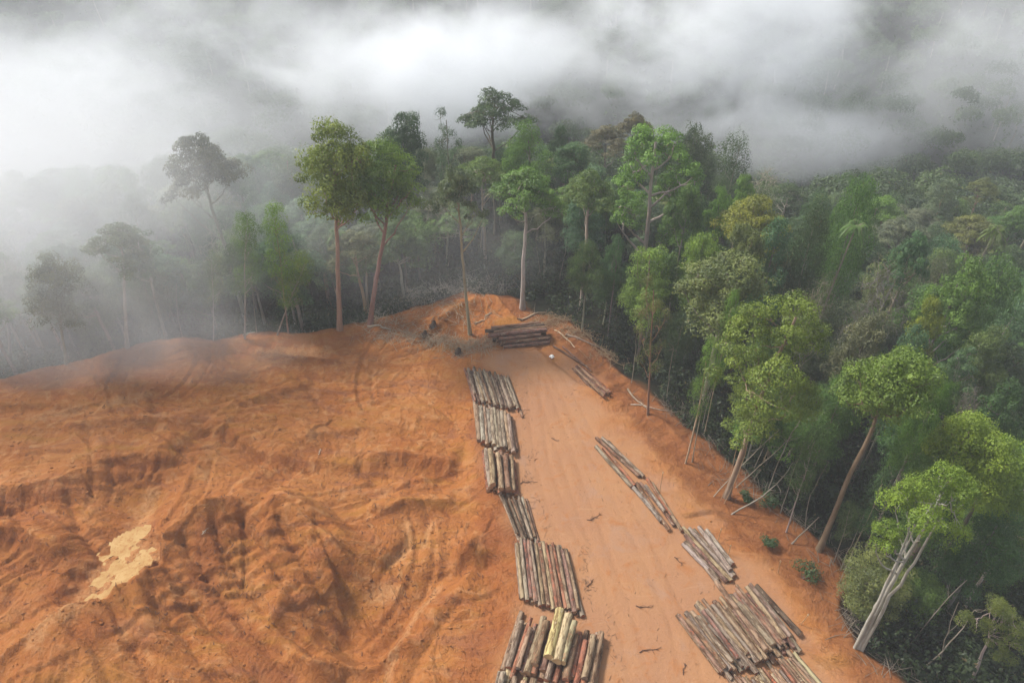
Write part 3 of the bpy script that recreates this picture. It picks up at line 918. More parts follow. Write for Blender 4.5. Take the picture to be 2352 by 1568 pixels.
def bark_material(name="tree_bark", blotch=0.6):
    m, nt, out = new_mat(name)
    L = nt.links
    oi = nt.nodes.new("ShaderNodeObjectInfo")
    tc = nt.nodes.new("ShaderNodeTexCoord")
    ad = nt.nodes.new("ShaderNodeVectorMath"); ad.operation = 'ADD'
    L.new(tc.outputs['Object'], ad.inputs[0])
    sc = nt.nodes.new("ShaderNodeVectorMath"); sc.operation = 'SCALE'
    sc.inputs[0].default_value = (37, 91, 53)
    L.new(oi.outputs['Random'], sc.inputs['Scale']); L.new(sc.outputs[0], ad.inputs[1])
    mp = nt.nodes.new("ShaderNodeMapping"); mp.inputs['Scale'].default_value = (1, 1, 0.25)
    L.new(ad.outputs[0], mp.inputs[0])
    n1 = noise(nt, mp.outputs[0], 1.6, 4, 0.65)
    n2 = noise(nt, mp.outputs[0], 7.0, 4, 0.7)
    c = mixc(nt, mathn(nt, 'MULTIPLY', maprange(nt, n1, 0.42, 0.62), blotch), oi.outputs['Color'],
             mixc(nt, 1.0, oi.outputs['Color'], (0.55, 0.50, 0.42), 'MULTIPLY'))
    c = mixc(nt, mathn(nt, 'MULTIPLY', maprange(nt, n2, 0.55, 0.75), blotch), c, mixc(nt, 1.0, oi.outputs['Color'], (1.4, 1.35, 1.25), 'MULTIPLY'))
    bs = nt.nodes.new("ShaderNodeBsdfPrincipled")
    L.new(c, bs.inputs['Base Color'])
    bs.inputs['Roughness'].default_value = 0.9
    bs.inputs['Specular IOR Level'].default_value = 0.15
    bp = nt.nodes.new("ShaderNodeBump"); bp.inputs['Strength'].default_value = 0.5; bp.inputs['Distance'].default_value = 0.06
    L.new(n2, bp.inputs['Height']); L.new(bp.outputs[0], bs.inputs['Normal'])
    L.new(bs.outputs[0], out.inputs[0])
    return m

LEAF = leaf_material()
BARK = bark_material()

def unit(v):
    return v / (np.linalg.norm(v, axis=-1, keepdims=True) + 1e-9)

class Leaves:
    """many separate leaf sprays, each a pointed four-sided blade"""
    def __init__(self):
        self.c, self.t, self.b, self.tint = [], [], [], []
    def add(self, cen, tang, bit, tint):
        self.c.append(cen); self.t.append(tang); self.b.append(bit); self.tint.append(tint)
    def clump(self, rng, cen, rad, n, size, base_tint, droop=0.0, low=-0.35, updir=None, aspect=0.5):
        d = unit(rng.normal(size=(n * 2, 3)))
        d = d[d[:, 2] > low + rng.uniform(-0.25, 0.25, len(d))][:n]
        n = len(d)
        if n == 0: return
        rr = rng.uniform(0.55, 1.08, n) ** 0.5
        lump = 1 + 0.22 * np.sin(d[:, 0] * 5 + cen[0]) * np.sin(d[:, 1] * 5 + cen[1] * 2)
        pos = cen + d * np.asarray(rad) * (rr * lump)[:, None]
        nor = unit(d * 1.0 + rng.normal(size=(n, 3)) * 0.38 + np.array([0, 0, 0.40]))
        t = unit(np.cross(nor, rng.normal(size=(n, 3))))
        if droop:
            t = unit(t + np.array([0, 0, -droop]))
        b = unit(np.cross(nor, t))
        s = size * rng.uniform(0.6, 1.35, n)
        tint = np.clip(base_tint + rng.normal(size=n) * 0.17, 0, 0.95)
        tint[rng.rand(n) < 0.012] = 1.0
        self.add(pos, t * s[:, None] * 0.5, b * s[:, None] * 0.5 * aspect, tint)
    def mesh(self, name):
        c = np.concatenate(self.c); t = np.concatenate(self.t); b = np.concatenate(self.b)
        V = np.stack([c - t, c + b + t * 0.1, c + t, c - b + t * 0.1], 1).reshape(-1, 3)
        Q = np.arange(len(V)).reshape(-1, 4)
        return mesh_np(name, V, Q, smooth=False, attr={"tint": np.concatenate(self.tint)})

def bez(a, b, c, n):
    t = np.linspace(0, 1, n)[:, None]
    return (1 - t) ** 2 * a + 2 * t * (1 - t) * b + t * t * c

def build_tree(seed, kind, Ht=28.0, R=5.5, fine=1.0):
    """trunk mesh and crown mesh of one kind of rainforest tree, foot at the origin"""
    rng = np.random.RandomState(seed)
    bag, lv = Bag(), Leaves()
    K = dict(
        dome=dict(cb=0.48, nc=120, cr=0.19, flat=0.70, n=155, size=0.30, tr=0.38, vis=16),
        umbrella=dict(cb=0.60, nc=90, cr=0.18, flat=0.55, n=162, size=0.29, tr=0.44, vis=20),
        bushy=dict(cb=0.18, nc=150, cr=0.20, flat=0.80, n=142, size=0.30, tr=0.30, vis=10),
        column=dict(cb=0.06, nc=120, cr=0.36, flat=1.0, n=186, size=0.30, tr=0.30, vis=3),
        feather=dict(cb=0.36, nc=130, cr=0.18, flat=0.95, n=170, size=0.29, tr=0.28, vis=14),
        open=dict(cb=0.45, nc=74, cr=0.155, flat=0.6, n=147, size=0.26, tr=0.36, vis=34),
        slender=dict(cb=0.42, nc=34, cr=0.36, flat=0.8, n=232, size=0.27, tr=0.24, vis=12),
        lobed=dict(cb=0.36, nc=130, cr=0.18, flat=0.65, n=162, size=0.29, tr=0.36, vis=24),
        limbed=dict(cb=0.34, nc=130, cr=0.17, flat=0.65, n=170, size=0.29, tr=0.44, vis=40),
        twiggy=dict(cb=0.25, nc=60, cr=0.30, flat=0.9, n=40, size=0.23, tr=0.26, vis=60),
        multistem=dict(cb=0.42, nc=80, cr=0.17, flat=0.7, n=170, size=0.26, tr=0.34, vis=40),
        broken=dict(cb=0.35, nc=20, cr=0.27, flat=0.8, n=217, size=0.26, tr=0.30, vis=24),
    )[kind]
    K['n'] = int(K['n'] * fine ** 1.8); K['size'] /= fine
    cb = K['cb'] * Ht
    ch = Ht - cb
    # trunk
    top = Ht * (0.90 if kind not in ('umbrella', 'open') else 0.80)
    nseg = 14
    ts = np.linspace(0, 1, nseg)
    wob = np.cumsum(rng.normal(size=(nseg, 2)) * 0.16, 0) * (ts[:, None])
    tp = np.column_stack([wob[:, 0], wob[:, 1], ts * top])
    rad = K['tr'] * (1 - 0.62 * ts) * (1 + 0.7 * np.exp(-ts * 26))
    tp[0, 2] = -1.6
    bag.tube(tp, rad, 9)
    if kind == 'multistem':
        for k in range(3):
            a = 2.1 * k + 0.4
            foot = np.array([cos(a) * 0.55, sin(a) * 0.55, -1.4])
            e = np.array([cos(a) * R * 0.28, sin(a) * R * 0.28, Ht * (0.66 + 0.06 * k)])
            pp = bez(foot, np.array([cos(a) * 0.3, sin(a) * 0.3, Ht * 0.4]), e, 12)
            pp[2:] += rng.normal(size=(10, 3)) * 0.14
            bag.tube(pp, np.linspace(0.30, 0.10, 12), 8)
    def trunk_at(z):
        k = np.clip(z / top, 0, 1) * (nseg - 1)
        i = int(min(k, nseg - 2)); f = k - i
        p = tp[i] * (1 - f) + tp[i + 1] * f
        return p, rad[i] * (1 - f) + rad[i + 1] * f
    # clump centres
    cens = []
    tries = 0
    # the crown is a heap of smaller domes of different size, so that its outline is never one ball
    def dirz(lo):
        while True:
            d = unit(rng.normal(size=3))
            if d[2] > lo: return d
    lobes = []
    if kind in ('lobed', 'limbed'):
        lobes.append((np.array([0.15 * R, 0, Ht - 0.24 * ch]), np.array([0.46 * R, 0.46 * R, 0.22 * ch])))
        for k in range(7):
            a = k * 2.4 + rng.uniform(-.4, .4)
            q = rng.uniform(0.34, 0.46)
            lobes.append((np.array([cos(a) * R * 0.66, sin(a) * R * 0.66, cb + ch * (0.08 + 0.105 * k)]), np.array([q * R, q * R, q * 0.5 * ch])))
    elif kind in ('umbrella', 'open', 'multistem'):
        nl_ = dict(umbrella=10, open=11, multistem=10)[kind]
        for k in range(nl_):
            a = k * 2.4 + rng.uniform(-.5, .5); q0 = math.sqrt(k / nl_) * 0.80
            q = rng.uniform(0.26, 0.40) if kind == 'umbrella' else rng.uniform(0.20, 0.31)
            zc = cb + ch * (0.98 - 0.62 * q0 ** 2 - q * 0.6 + rng.uniform(-0.06, 0.04))
            lobes.append((np.array([cos(a) * R * q0, sin(a) * R * q0, zc]), np.array([q * R, q * R, q * 0.62 * min(ch, 1.6 * R)])))
    elif kind in ('dome', 'bushy', 'feather', 'twiggy'):
        nl_ = dict(dome=10, bushy=15, feather=15, twiggy=9)[kind]
        for k in range(nl_):
            d = dirz(-0.25 if kind == 'dome' else -0.75) if k else np.array([0, 0, 1.0])
            q = rng.uniform(0.30, 0.50) if kind != 'feather' else rng.uniform(0.25, 0.38)
            f = rng.uniform(0.45, 0.70) * (1.0 if d[2] > -0.2 else 0.85)
            lobes.append((np.array([0, 0, cb + ch * 0.46]) + d * np.array([R, R, ch * 0.52]) * f, np.array([q * R, q * R, q * 0.55 * ch if kind != 'feather' else q * 0.75 * ch])))
    else:
        lobes = None
    mind = R * K['cr'] * 0.78
    while len(cens) < K['nc'] and tries < 6000:
        tries += 1
        d = unit(rng.normal(size=3))
        if kind == 'column':
            z = rng.uniform(0.05, 1.0)
            prof = (0.72 + 0.28 * sin(z * 7 + seed)) * (1 - max(0, z - 0.8) * 2.6) * R * 0.62
            a = rng.uniform(0, 2 * pi)
            c = np.array([cos(a) * prof, sin(a) * prof, cb + z * ch * 0.95])
        elif lobes is not None:
            lb, lrad = lobes[rng.randint(len(lobes))]
            if d[2] < -0.30: continue
            c = lb + d * lrad * rng.uniform(0.72, 1.0)
            if kind == 'limbed' and c[1] < -0.05 * R and abs(c[0]) < 0.62 * R and c[2] < cb + 0.72 * ch: continue
        elif kind in ('slender', 'broken'):
            z = rng.uniform(0.0, 1.0)
            prof = R * (0.25 + 0.55 * sin(pi * min(1, z * 0.9 + 0.1))) * rng.uniform(0.3, 1.0)
            a = rng.uniform(0, 2 * pi)
            c = np.array([cos(a) * prof, sin(a) * prof, cb + z * ch * 0.95])
        else:
            if d[2] < -0.55: continue
            rz = ch * (0.52 if d[2] > 0 else 0.45)
            f = rng.uniform(0.72, 1.0)
            c = np.array([0, 0, cb + ch * 0.46]) + d * np.array([R * 0.84, R * 0.84, rz]) * f
        if any(np.linalg.norm((c - o) * np.array([1, 1, 1.2])) < mind for o in cens):
            continue
        cens.append(c)
    cens = np.array(cens)
    cens[:, 2] = np.minimum(cens[:, 2], Ht)
    order = np.argsort(-rng.rand(len(cens)))
    # limbs to a share of the clumps
    limbs = []
    nl = min(K['vis'], len(cens))
    for j, i in enumerate(order[:nl]):
        c = cens[i]
        if j >= 6 and limbs and rng.rand() < 0.75:
            # fork from the nearest earlier limb
            best = min(limbs, key=lambda l: np.linalg.norm(l[len(l) // 2] - c))
            k = len(best) // 2 + rng.randint(0, 2)
            a = best[k]; ra = 0.12 if kind == 'limbed' else 0.07
        else:
            zf = np.clip(c[2] - rng.uniform(0.5, 0.95) * np.hypot(c[0], c[1]) * 1.1 - 1.0, cb * 0.85, top * 0.97)
            a, r0 = trunk_at(zf); ra = r0 * (0.75 if kind == 'limbed' else 0.55)
        mid = (a + c) / 2 + np.array([(c - a)[0] * 0.18, (c - a)[1] * 0.18, -0.06 * np.linalg.norm(c - a)]) + rng.normal(size=3) * 0.25
        p = bez(a, mid, c, 8)
        p[1:-1] += rng.normal(size=(6, 3)) * 0.10
        limbs.append(p)
        bag.tube(p, np.linspace(max(ra, 0.06), 0.035, 8), 5)
        if kind in ('twiggy', 'broken', 'open', 'multistem'):
            for k in range(7 if kind == 'twiggy' else 3):
                e = c + rng.normal(size=3) * R * (0.20 if kind in ('twiggy', 'broken') else 0.08)
                e[2] = min(e[2], Ht)
                s0 = p[rng.randint(4, 8)]
                bag.tube(bez(s0, (s0 + e) / 2 + rng.normal(size=3) * 0.2, e, 4), np.linspace(0.035, 0.012, 4), 3)
    # leaves
    for c in cens:
        cr = R * K['cr'] * rng.uniform(0.75, 1.3)
        hrel = (c[2] - cb) / ch
        bt = np.clip(rng.normal(0.42, 0.28), 0.0, 0.95)
        droop = dict(feather=0.9, column=1.1, slender=0.5).get(kind, 0.25)
        lv.clump(rng, c, (cr, cr, cr * K['flat']), int(K['n'] * rng.uniform(0.7, 1.3)), K['size'], bt, droop,
                 low=-0.15 if kind in ('umbrella', 'open') else -0.45, aspect=0.34 if kind == 'feather' else 0.52)
        # a few stray sprays around the clump break up its outline
        lv.clump(rng, c, (cr * 1.28, cr * 1.28, cr * K['flat'] * 1.3), int(K['n'] * 0.16), K['size'] * 0.8, bt + 0.08, droop, low=-0.6)
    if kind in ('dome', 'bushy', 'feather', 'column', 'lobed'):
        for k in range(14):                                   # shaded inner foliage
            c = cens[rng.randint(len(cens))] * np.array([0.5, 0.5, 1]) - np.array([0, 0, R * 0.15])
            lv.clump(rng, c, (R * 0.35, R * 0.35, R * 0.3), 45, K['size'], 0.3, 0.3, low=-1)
    return bag.mesh(kind + "_trunk"), lv.mesh(kind + "_crown"), Ht, R

def build_palm(seed, Ht=11.0):
    rng = np.random.RandomState(seed)
    bag, lv = Bag(), Leaves()
    t = np.linspace(0, 1, 12)
    pts = np.column_stack([t ** 1.5 * 1.8, t * 0, t * Ht - (t == 0) * 1.0])
    bag.tube(pts, np.linspace(0.17, 0.11, 12), 8)
    top = pts[-1]
    for k in range(20):
        a = k * 2.399 + rng.uniform(-.2, .2)
        el = rng.uniform(-0.5, 1.1)
        Lf = rng.uniform(1.7, 2.4)
        dirv = np.array([cos(a) * cos(el), sin(a) * cos(el), sin(el)])
        end = top + dirv * Lf + np.array([0, 0, -1.3])
        mid = top + dirv * Lf * 0.6 + np.array([0, 0, 0.55])
        p = bez(top, mid, end, 9)
        bag.tube(p, np.linspace(0.035, 0.012, 9), 3)
        for i in range(1, 9):
            for s in (-1, 1):
                for rpt in range(2):
                    tang = unit(p[i] - p[i - 1])
                    side = unit(np.cross(tang, [0, 0, 1])) * s
                    b0 = p[i] - (p[i] - p[i - 1]) * (0.5 * rpt)
                    dl = unit(side + tang * 0.6 + np.array([0, 0, -0.45])) * 0.42
                    lv.add((b0 + dl)[None], dl[None], (np.cross(dl, [0, 0, 1]) * 0.2)[None], np.array([np.clip(rng.normal(0.45, 0.15), 0, .9)]))
    return bag.mesh("palm_trunk"), lv.mesh("palm_crown"), Ht, 3.0

PROTO = {}
for kind, seeds in (('dome', (1, 2, 3)), ('umbrella', (4, 5)), ('bushy', (6, 7, 8)), ('column', (9, 10)), ('feather', (11, 12)),
                    ('open', (13, 14)), ('slender', (15, 16)), ('lobed', (17, 18)), ('twiggy', (19,)), ('broken', (20,)), ('multistem', (21,)), ('limbed', (23,))):
    PROTO[kind] = [build_tree(s, kind) for s in seeds]


FINE = {k: [build_tree(sd, k, fine=1.22)] for k, sd in (('dome', 41), ('feather', 42), ('multistem', 43), ('bushy', 44), ('open', 45), ('lobed', 46))}
GREEN = dict(mid=(0.088, 0.158, 0.041), bright=(0.115, 0.205, 0.038), yellow=(0.171, 0.225, 0.029), dark=(0.049, 0.085, 0.036),
             blue=(0.074, 0.144, 0.077), olive=(0.113, 0.151, 0.045), grey=(0.113, 0.144, 0.088), brown=(0.113, 0.117, 0.070),
             lime=(0.149, 0.221, 0.038), deep=(0.058, 0.113, 0.038))
TRUNKC = dict(pale=(0.31, 0.265, 0.21), tan=(0.28, 0.20, 0.14), red=(0.225, 0.14, 0.105), grey=(0.22, 0.19, 0.16), dark=(0.10, 0.08, 0.06), white=(0.36, 0.325, 0.275))
TREES = []
_ti = random.Random(5)

def place_tree(kind, x, y, z, h, r, green, trunk, variant=None, rot=None, lean=(0, 0)):
    var = FINE[kind] if kind in FINE and math.hypot(x, y) < 84 else PROTO[kind]
    tm, cm, H0, R0 = var[(variant if variant is not None else _ti.randrange(len(var))) % len(var)]
    name = {'palm': 'palm_tree', 'twiggy': 'bare_tree', 'broken': 'broken_tree'}.get(kind, 'rainforest_tree')
    e = bpy.data.objects.new(name, None)
    COL.objects.link(e)
    e.empty_display_size = 1.0
    e.location = (x, y, z)
    e.rotation_euler = (lean[0], lean[1], _ti.uniform(0, 2 * pi) if rot is None else rot)
    s = r / R0
    e.scale = (s, s, h / H0)
    j = lambda c, a: tuple(max(0.0, k * _ti.uniform(1 - a, 1 + a)) for k in c)
    gc = j(GREEN[green], 0.13)
    t = link("trunk", tm, BARK, e, color=(*j(TRUNKC[trunk], 0.1), 1))
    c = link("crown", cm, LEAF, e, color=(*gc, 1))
    TREES.append(dict(o=e, x=x, y=y, r=r, h=h, kind=kind, green=green, trunk=trunk))
    return e

# ---- the trees one can single out: top of crown (u, v), crown width in photo px, foot seen at (u, v) or distance Y
HERO = [
    # u, v, width, foot, kind, leaf, bark, label
    (1044, 372, 118, (1080, 768), 'umbrella', 'grey', 'pale', "slim pale trunked tree with grey green crown alone left of far stack"),
    (1205, 378, 165, (1200, 708), 'umbrella', 'mid', 'white', "white trunked tree with flat green crown just behind the far log stack"),
    (868, 306, 195, (850, 748), 'dome', 'bright', 'red', "tall tree with reddish trunk and lumpy green crown at the field's far edge"),
    (752, 284, 200, (780, 758), 'dome', 'lime', 'tan', "tall yellow green tree in thin mist beside the reddish trunked tree"),
    (622, 465, 90, (662, 766), 'slender', 'lime', 'tan', "slender light green pointed tree at the misty edge of the spoil field"),
    (682, 556, 86, (636, 770), 'slender', 'lime', 'pale', "small light green tree with drooping foliage beside the slender pointed tree"),
    (546, 478, 92, (562, 778), 'slender', 'mid', 'pale', "thin tree with a small sparse crown in mist left of the slender pointed tree"),
    (442, 298, 170, 112, 'umbrella', 'grey', 'pale', "tall pale forked tree with a wide crown half hidden in mist"),
    (478, 560, 60, (490, 782), 'slender', 'grey', 'pale', "thin pale stem in mist at the crest of the spoil field"),
    (245, 490, 150, (292, 796), 'open', 'grey', 'pale', "pale branching tree deep in mist behind the left crest"),
    (95, 560, 140, (152, 836), 'bushy', 'grey', 'grey', "bushy tree in thick mist behind the left end of the crest"),
    (-10, 600, 120, (22, 862), 'umbrella', 'grey', 'grey', "misty tree with grey trunk at the very left of the crest"),
    (1135, 188, 195, 148, 'open', 'dark', 'dark', "tallest tree, a dark open domed crown standing above the forest against white mist"),
    (1022, 238, 85, 146, 'broken', 'dark', 'grey', "half bare tree with broken branches beside the tallest domed tree"),
    (925, 264, 135, (940, 642), 'dome', 'dark', 'grey', "dark crowned tree with a thick grey trunk behind the reddish trunked tree"),
    (1212, 284, 140, 138, 'feather', 'bright', 'grey', "bright feathery green tree below the tallest domed tree"),
    (1115, 352, 130, (1115, 626), 'open', 'mid', 'pale', "forked pale tree with an open crown behind the lone slim tree"),
    (1290, 284, 55, 152, 'dome', 'dark', 'dark', "small dark round tree top right of the tallest domed tree"),
    (1322, 318, 105, 142, 'dome', 'deep', 'grey', "deep green rounded tree right of the bright feathery tree"),
    (1395, 284, 108, 158, 'umbrella', 'brown', 'grey', "grey brown flat topped tree in front of the misty hillside"),
    (1462, 254, 85, 172, 'umbrella', 'brown', 'grey', "faint grey flat topped tree farthest out against the misty hillside"),
    (1522, 278, 185, 118, 'limbed', 'bright', 'white', "large light green tree with white forking limbs and stacked lobes of foliage"),
    (1602, 266, 110, 140, 'bushy', 'dark', 'grey', "tall dark green tree right behind the large white limbed tree"),
    (1702, 298, 90, 145, 'slender', 'dark', 'grey', "dark ragged tree top standing against pale mist at the end of the tree line"),
    (1357, 384, 125, 112, 'umbrella', 'olive', 'pale', "olive umbrella shaped tree with a slim pale trunk left of the large white limbed tree"),
    (1745, 444, 172, 108, 'umbrella', 'yellow', 'tan', "yellow green domed tree, brightest crown in the middle of the right forest"),
    (1630, 514, 100, 97, 'bushy', 'lime', 'grey', "lime green round tree below and left of the yellow green dome"),
    (1722, 500, 105, 95, 'dome', 'olive', 'red', "olive tree with bare reddish limbs below the yellow green dome"),
    (1800, 498, 115, 100, 'bushy', 'blue', 'grey', "blue green bushy tree right below the yellow green dome"),
    (1888, 474, 96, 100, 'column', 'dark', 'grey', "dark green creeper covered tree like a column left of the palm"),
    (1990, 408, 125, 106, 'column', 'mid', 'grey', "tall mid green creeper covered tree behind the palm"),
    (1502, 548, 130, 94, 'bushy', 'bright', 'grey', "bright green bushy tree behind the slender red trunked tree"),
    (1690, 590, 245, 82, 'dome', 'olive', 'pale', "very wide olive crown spreading above the dark hollow at the forest edge"),
    (1508, 622, 105, (1488, 952), 'broken', 'olive', 'red', "slender tree with a bent red trunk on the bank right of the road"),
    (1352, 556, 105, 100, 'feather', 'mid', 'grey', "drooping mid green tree behind the right edge of the far log stack"),
    (1832, 668, 245, (1668, 1142), 'lobed', 'lime', 'tan', "big drooping yellow green tree leaning out over the right bank"),
    (2085, 788, 235, (1882, 1262), 'dome', 'bright', 'red', "large green tree with a thick reddish trunk rising from the lower bank"),
    (2275, 950, 225, 50, 'dome', 'yellow', 'grey', "yellow green leafy tree at the right behind the pale many stemmed tree"),
    (2200, 1052, 215, (1970, 1488), 'multistem', 'lime', 'white', "pale many stemmed tree leaning right at the lower edge of the bank"),
    (1692, 668, 62, 74, 'slender', 'bright', 'pale', "small bright green tree on a bent pale stem in front of the wide olive crown"),
    (1640, 768, 66, (1590, 1060), 'slender', 'bright', 'pale', "thin pale tree with a small green tuft beside the bare pole"),
    (1885, 985, 90, (1806, 1222), 'slender', 'deep', 'pale', "thin forked pale tree on the bank left of the thick reddish trunk"),
    (1965, 1150, 60, (1915, 1292), 'slender', 'deep', 'grey', "short grey stemmed tree right of the thick reddish trunk"),
    (2045, 1085, 90, (1942, 1305), 'slender', 'deep', 'pale', "curved pale stem with a thin crown in the dark hollow right of the reddish trunk"),
    (2335, 1380, 150, (2215, 1590), 'open', 'olive', 'white', "pale leaning tree with a sparse olive crown in the lower right corner"),
    (2238, 782, 115, 72, 'open', 'blue', 'pale', "blue green tree with open spreading limbs on the right slope"),
    (2240, 585, 150, 86, 'dome', 'bright', 'grey', "big fresh green dome on the right slope"),
    (2325, 560, 120, 90, 'bushy', 'mid', 'grey', "mid green rounded tree right of the big fresh green dome"),
    (2335, 872, 120, 62, 'dome', 'deep', 'grey', "deep green leafy tree at the right edge above the yellow green tree"),
    (2118, 522, 98, 98, 'umbrella', 'blue', 'pale', "blue green umbrella tree with pale stems in the right valley"),
    (2062, 590, 135, 88, 'twiggy', 'brown', 'grey', "grey brown nearly leafless tree in the right valley"),
    (1893, 618, 100, 86, 'twiggy', 'brown', 'grey', "grey leafless tree below the creeper covered column"),
    (2030, 695, 135, 78, 'bushy', 'grey', 'grey', "grey green bushy tree below the leafless brown tree"),
    (2148, 690, 85, 80, 'dome', 'yellow', 'grey', "small yellow green dome between darker trees on the right slope"),
    (2260, 880, 90, 66, 'twiggy', 'grey', 'grey', "brownish twiggy tree top above the yellow green leafy tree"),
    (2110, 745, 110, 74, 'bushy', 'blue', 'grey', "blue green bush behind the large reddish trunked tree"),
    (2300, 745, 120, 76, 'dome', 'olive', 'grey', "olive green rounded tree at the right edge of the valley"),
    (1420, 545, 80, 100, 'feather', 'blue', 'grey', "blue green drooping tree left of the bright green bushy tree"),
    (1585, 410, 80, 108, 'dome', 'mid', 'grey', "mid green crown on a pale side limb right of the white limbed tree"),
    (1660, 425, 70, 118, 'dome', 'bright', 'grey', "small bright green crown above the yellow green dome"),
    (2330, 1000, 190, 54, 'dome', 'yellow', 'grey', "yellow green crown at the very right edge beside the larger yellow green tree"),
    (2215, 1000, 150, 49, 'bushy', 'mid', 'grey', "mid green bushy tree between the yellow green tree and the pale many stemmed tree"),
    (2320, 1170, 170, 47, 'bushy', 'deep', 'grey', "deep green bushy tree right of the pale many stemmed crown"),
    (2010, 1262, 165, (2040, 1432), 'bushy', 'olive', 'grey', "olive creeper covered bush at the foot of the pale many stemmed tree"),
    (2100, 1290, 130, (2130, 1430), 'bushy', 'mid', 'grey', "dark leafy bush right behind the pale many stemmed trunks"),
    (2170, 880, 120, 58, 'feather', 'mid', 'grey', "mid green drooping tree left behind the yellow green leafy tree"),
    (1950, 850, 130, 66, 'bushy', 'mid', 'grey', "mid green bushy tree between the drooping yellow green tree and the large green tree"),
    (1770, 870, 110, 68, 'bushy', 'deep', 'grey', "deep green bushy tree below the big drooping yellow green tree"),
    (2180, 850, 100, 64, 'dome', 'deep', 'grey', "deep green dome right behind the large reddish trunked tree"),
    (1715, 405, 70, 125, 'dome', 'bright', 'grey', "bright green round top behind the yellow green dome"),
]
PALMS = [(1966, 522, 98, "leaning palm with a curved pale stem in the right valley"),
         (2287, 532, 104, "palm rosette on the misty right slope"),
         (775, 540, 108, "palm fronds in mist behind the yellow green tree")]

def foot_trees():
    for (u, v, w, foot, kind, leaf, bark, label) in HERO:
        if isinstance(foot, tuple):
            x, y, z = ground_hit(*foot)
            Y = y
        else:
            Y = foot
        tx, ty, tz = atY(u, v, Y)
        dep = project(tx, ty, tz)[2]
        r = w / 2 / F * dep * 1.04
        if not isinstance(foot, tuple):
            x, y = tx, ty
            z = hz(x, y)
            lean = (0, 0)
            lx = 0
        h = max(tz - z, 5.0)
        lx = 1.22 * math.atan2(tx - x, h) if isinstance(foot, tuple) else 0.0
        e = place_tree(kind, x, y, z - 0.2, h, r, leaf, bark, rot=0.0)
        # turn about the own axis first, then lean: bake the turn into the children
        a = _ti.uniform(0, 2 * pi) if kind != 'limbed' else 0.0
        for ch in e.children:
            ch.rotation_euler = (0, 0, a)
        e.rotation_euler = (0, max(-0.5, min(0.5, lx)), 0)
        tag(e, label, "tree")
        TREES[-1]['label'] = label
    for (u, v, Y, label) in PALMS:
        tx, ty, tz = atY(u, v, Y)
        z = hz(tx, ty)
        hp = max(6.0, tz - z)
        PROTO['palm'] = [build_palm(int(u), hp)]
        e = place_tree('palm', tx - 1.8, ty, z, hp, 3.0, 'mid', 'grey', rot=0.0)
        tag(e, label, "palm tree")
        TREES[-1]['label'] = label
foot_trees()

# ---- the rest of the forest: one tree after another, spaced as crowns touch
SKY_U = [-200, 300, 420, 640, 760, 900, 1000, 1100, 1250, 1400, 1650, 1760, 1850, 2000, 2200, 2500]
SKY_V = [400, 370, 345, 330, 330, 300, 330, 330, 320, 325, 310, 360, 385, 360, 330, 330]
def under_skyline(x, y, zz, h):
    """lower a tree that would overtop the uneven canopy line"""
    if y > 236: return h
    for _ in range(12):
        u, v, dep = project(x, y, zz + h)
        if v >= np.interp(u, SKY_U, SKY_V) or h < 8: break
        h *= 0.92
    return h

def fill_forest(limit):
    rng = np.random.RandomState(77)
    pts = []
    for Yr in np.arange(34, 236, 7.2):
        half = 0.80 * (Yr * cp + H * sp) + 10
        for X in np.arange(-half, half, 8.0 + Yr * 0.012):
            pts.append((X + rng.uniform(-3.2, 3.2), Yr + rng.uniform(-2.8, 2.8)))
    pts = np.array(pts)
    z, sd, *_ = ground_parts(pts[:, 0], pts[:, 1])
    cand = []
    for (x, y), zz, s in zip(pts, z, sd):
        if s < 4.5: continue
        h = rng.uniform(17, 26) * (0.62 if s < 12 and y < 90 else 1.0)
        if y > 120 and abs(x) < 35: h *= 0.9
        h = under_skyline(x, y, zz, h)
        u, v, dep = project(x, y, zz + h)
        ub, vb, _ = project(x, y, zz + h * 0.4)
        if u < -90 or u > 2440 or v > 1640 or vb < -10: continue
        if any((t['x'] - x) ** 2 + (t['y'] - y) ** 2 < (0.55 * t['r'] + 2.2) ** 2 for t in TREES): continue
        # keep the hero crowns clear: nothing taller right in front of them
        blocked = False
        for t in TREES[:len(HERO)]:
            if y < t['y'] - 2 and t['y'] - y < 22:
                tu, tv, td = project(t['o'].location.x + math.sin(t['o'].rotation_euler.y) * t['h'], t['y'], t['o'].location.z + t['h'] * 0.72)
                if abs(u - tu) < (t['r'] + 3) / td * F and v < tv: blocked = True
        if any(y < t['y'] + 1.5 and abs(u - project(t['x'], t['y'], t['o'].location.z + 6)[0]) < 46 and t['y'] - y < 16 for t in TREES[:7]): continue
        if blocked:
            h *= 0.62
            u, v, dep = project(x, y, zz + h)
        cand.append((dep, x, y, zz, h, s))
    cand.sort()
    for dep, x, y, zz, h, s in cand[:limit]:
        misty = x < -20 and y > 80
        kind = rng.choice(['bushy', 'dome', 'column', 'feather', 'umbrella', 'lobed', 'open', 'twiggy'],
                          p=[.26, .24, .15, .12, .08, .06, .05, .04])
        leaf = rng.choice(['mid', 'deep', 'dark', 'blue', 'grey', 'olive', 'bright', 'brown', 'yellow'],
                          p=[.23, .19, .15, .14, .11, .07, .06, .03, .02])
        if misty: leaf = rng.choice(['mid', 'deep', 'grey', 'blue'])
        bark = rng.choice(['pale', 'grey', 'tan', 'white'], p=[.35, .35, .2, .1])
        r = rng.uniform(4.0, 6.6) * (0.8 if h < 16 else 1.0)
        e = place_tree(kind, x, y, zz - 0.2, h, r, leaf, bark)
        e.rotation_euler = (rng.normal() * 0.03, rng.normal() * 0.03, e.rotation_euler.z)
    return cand[limit:]
EXTRA = fill_forest(222)

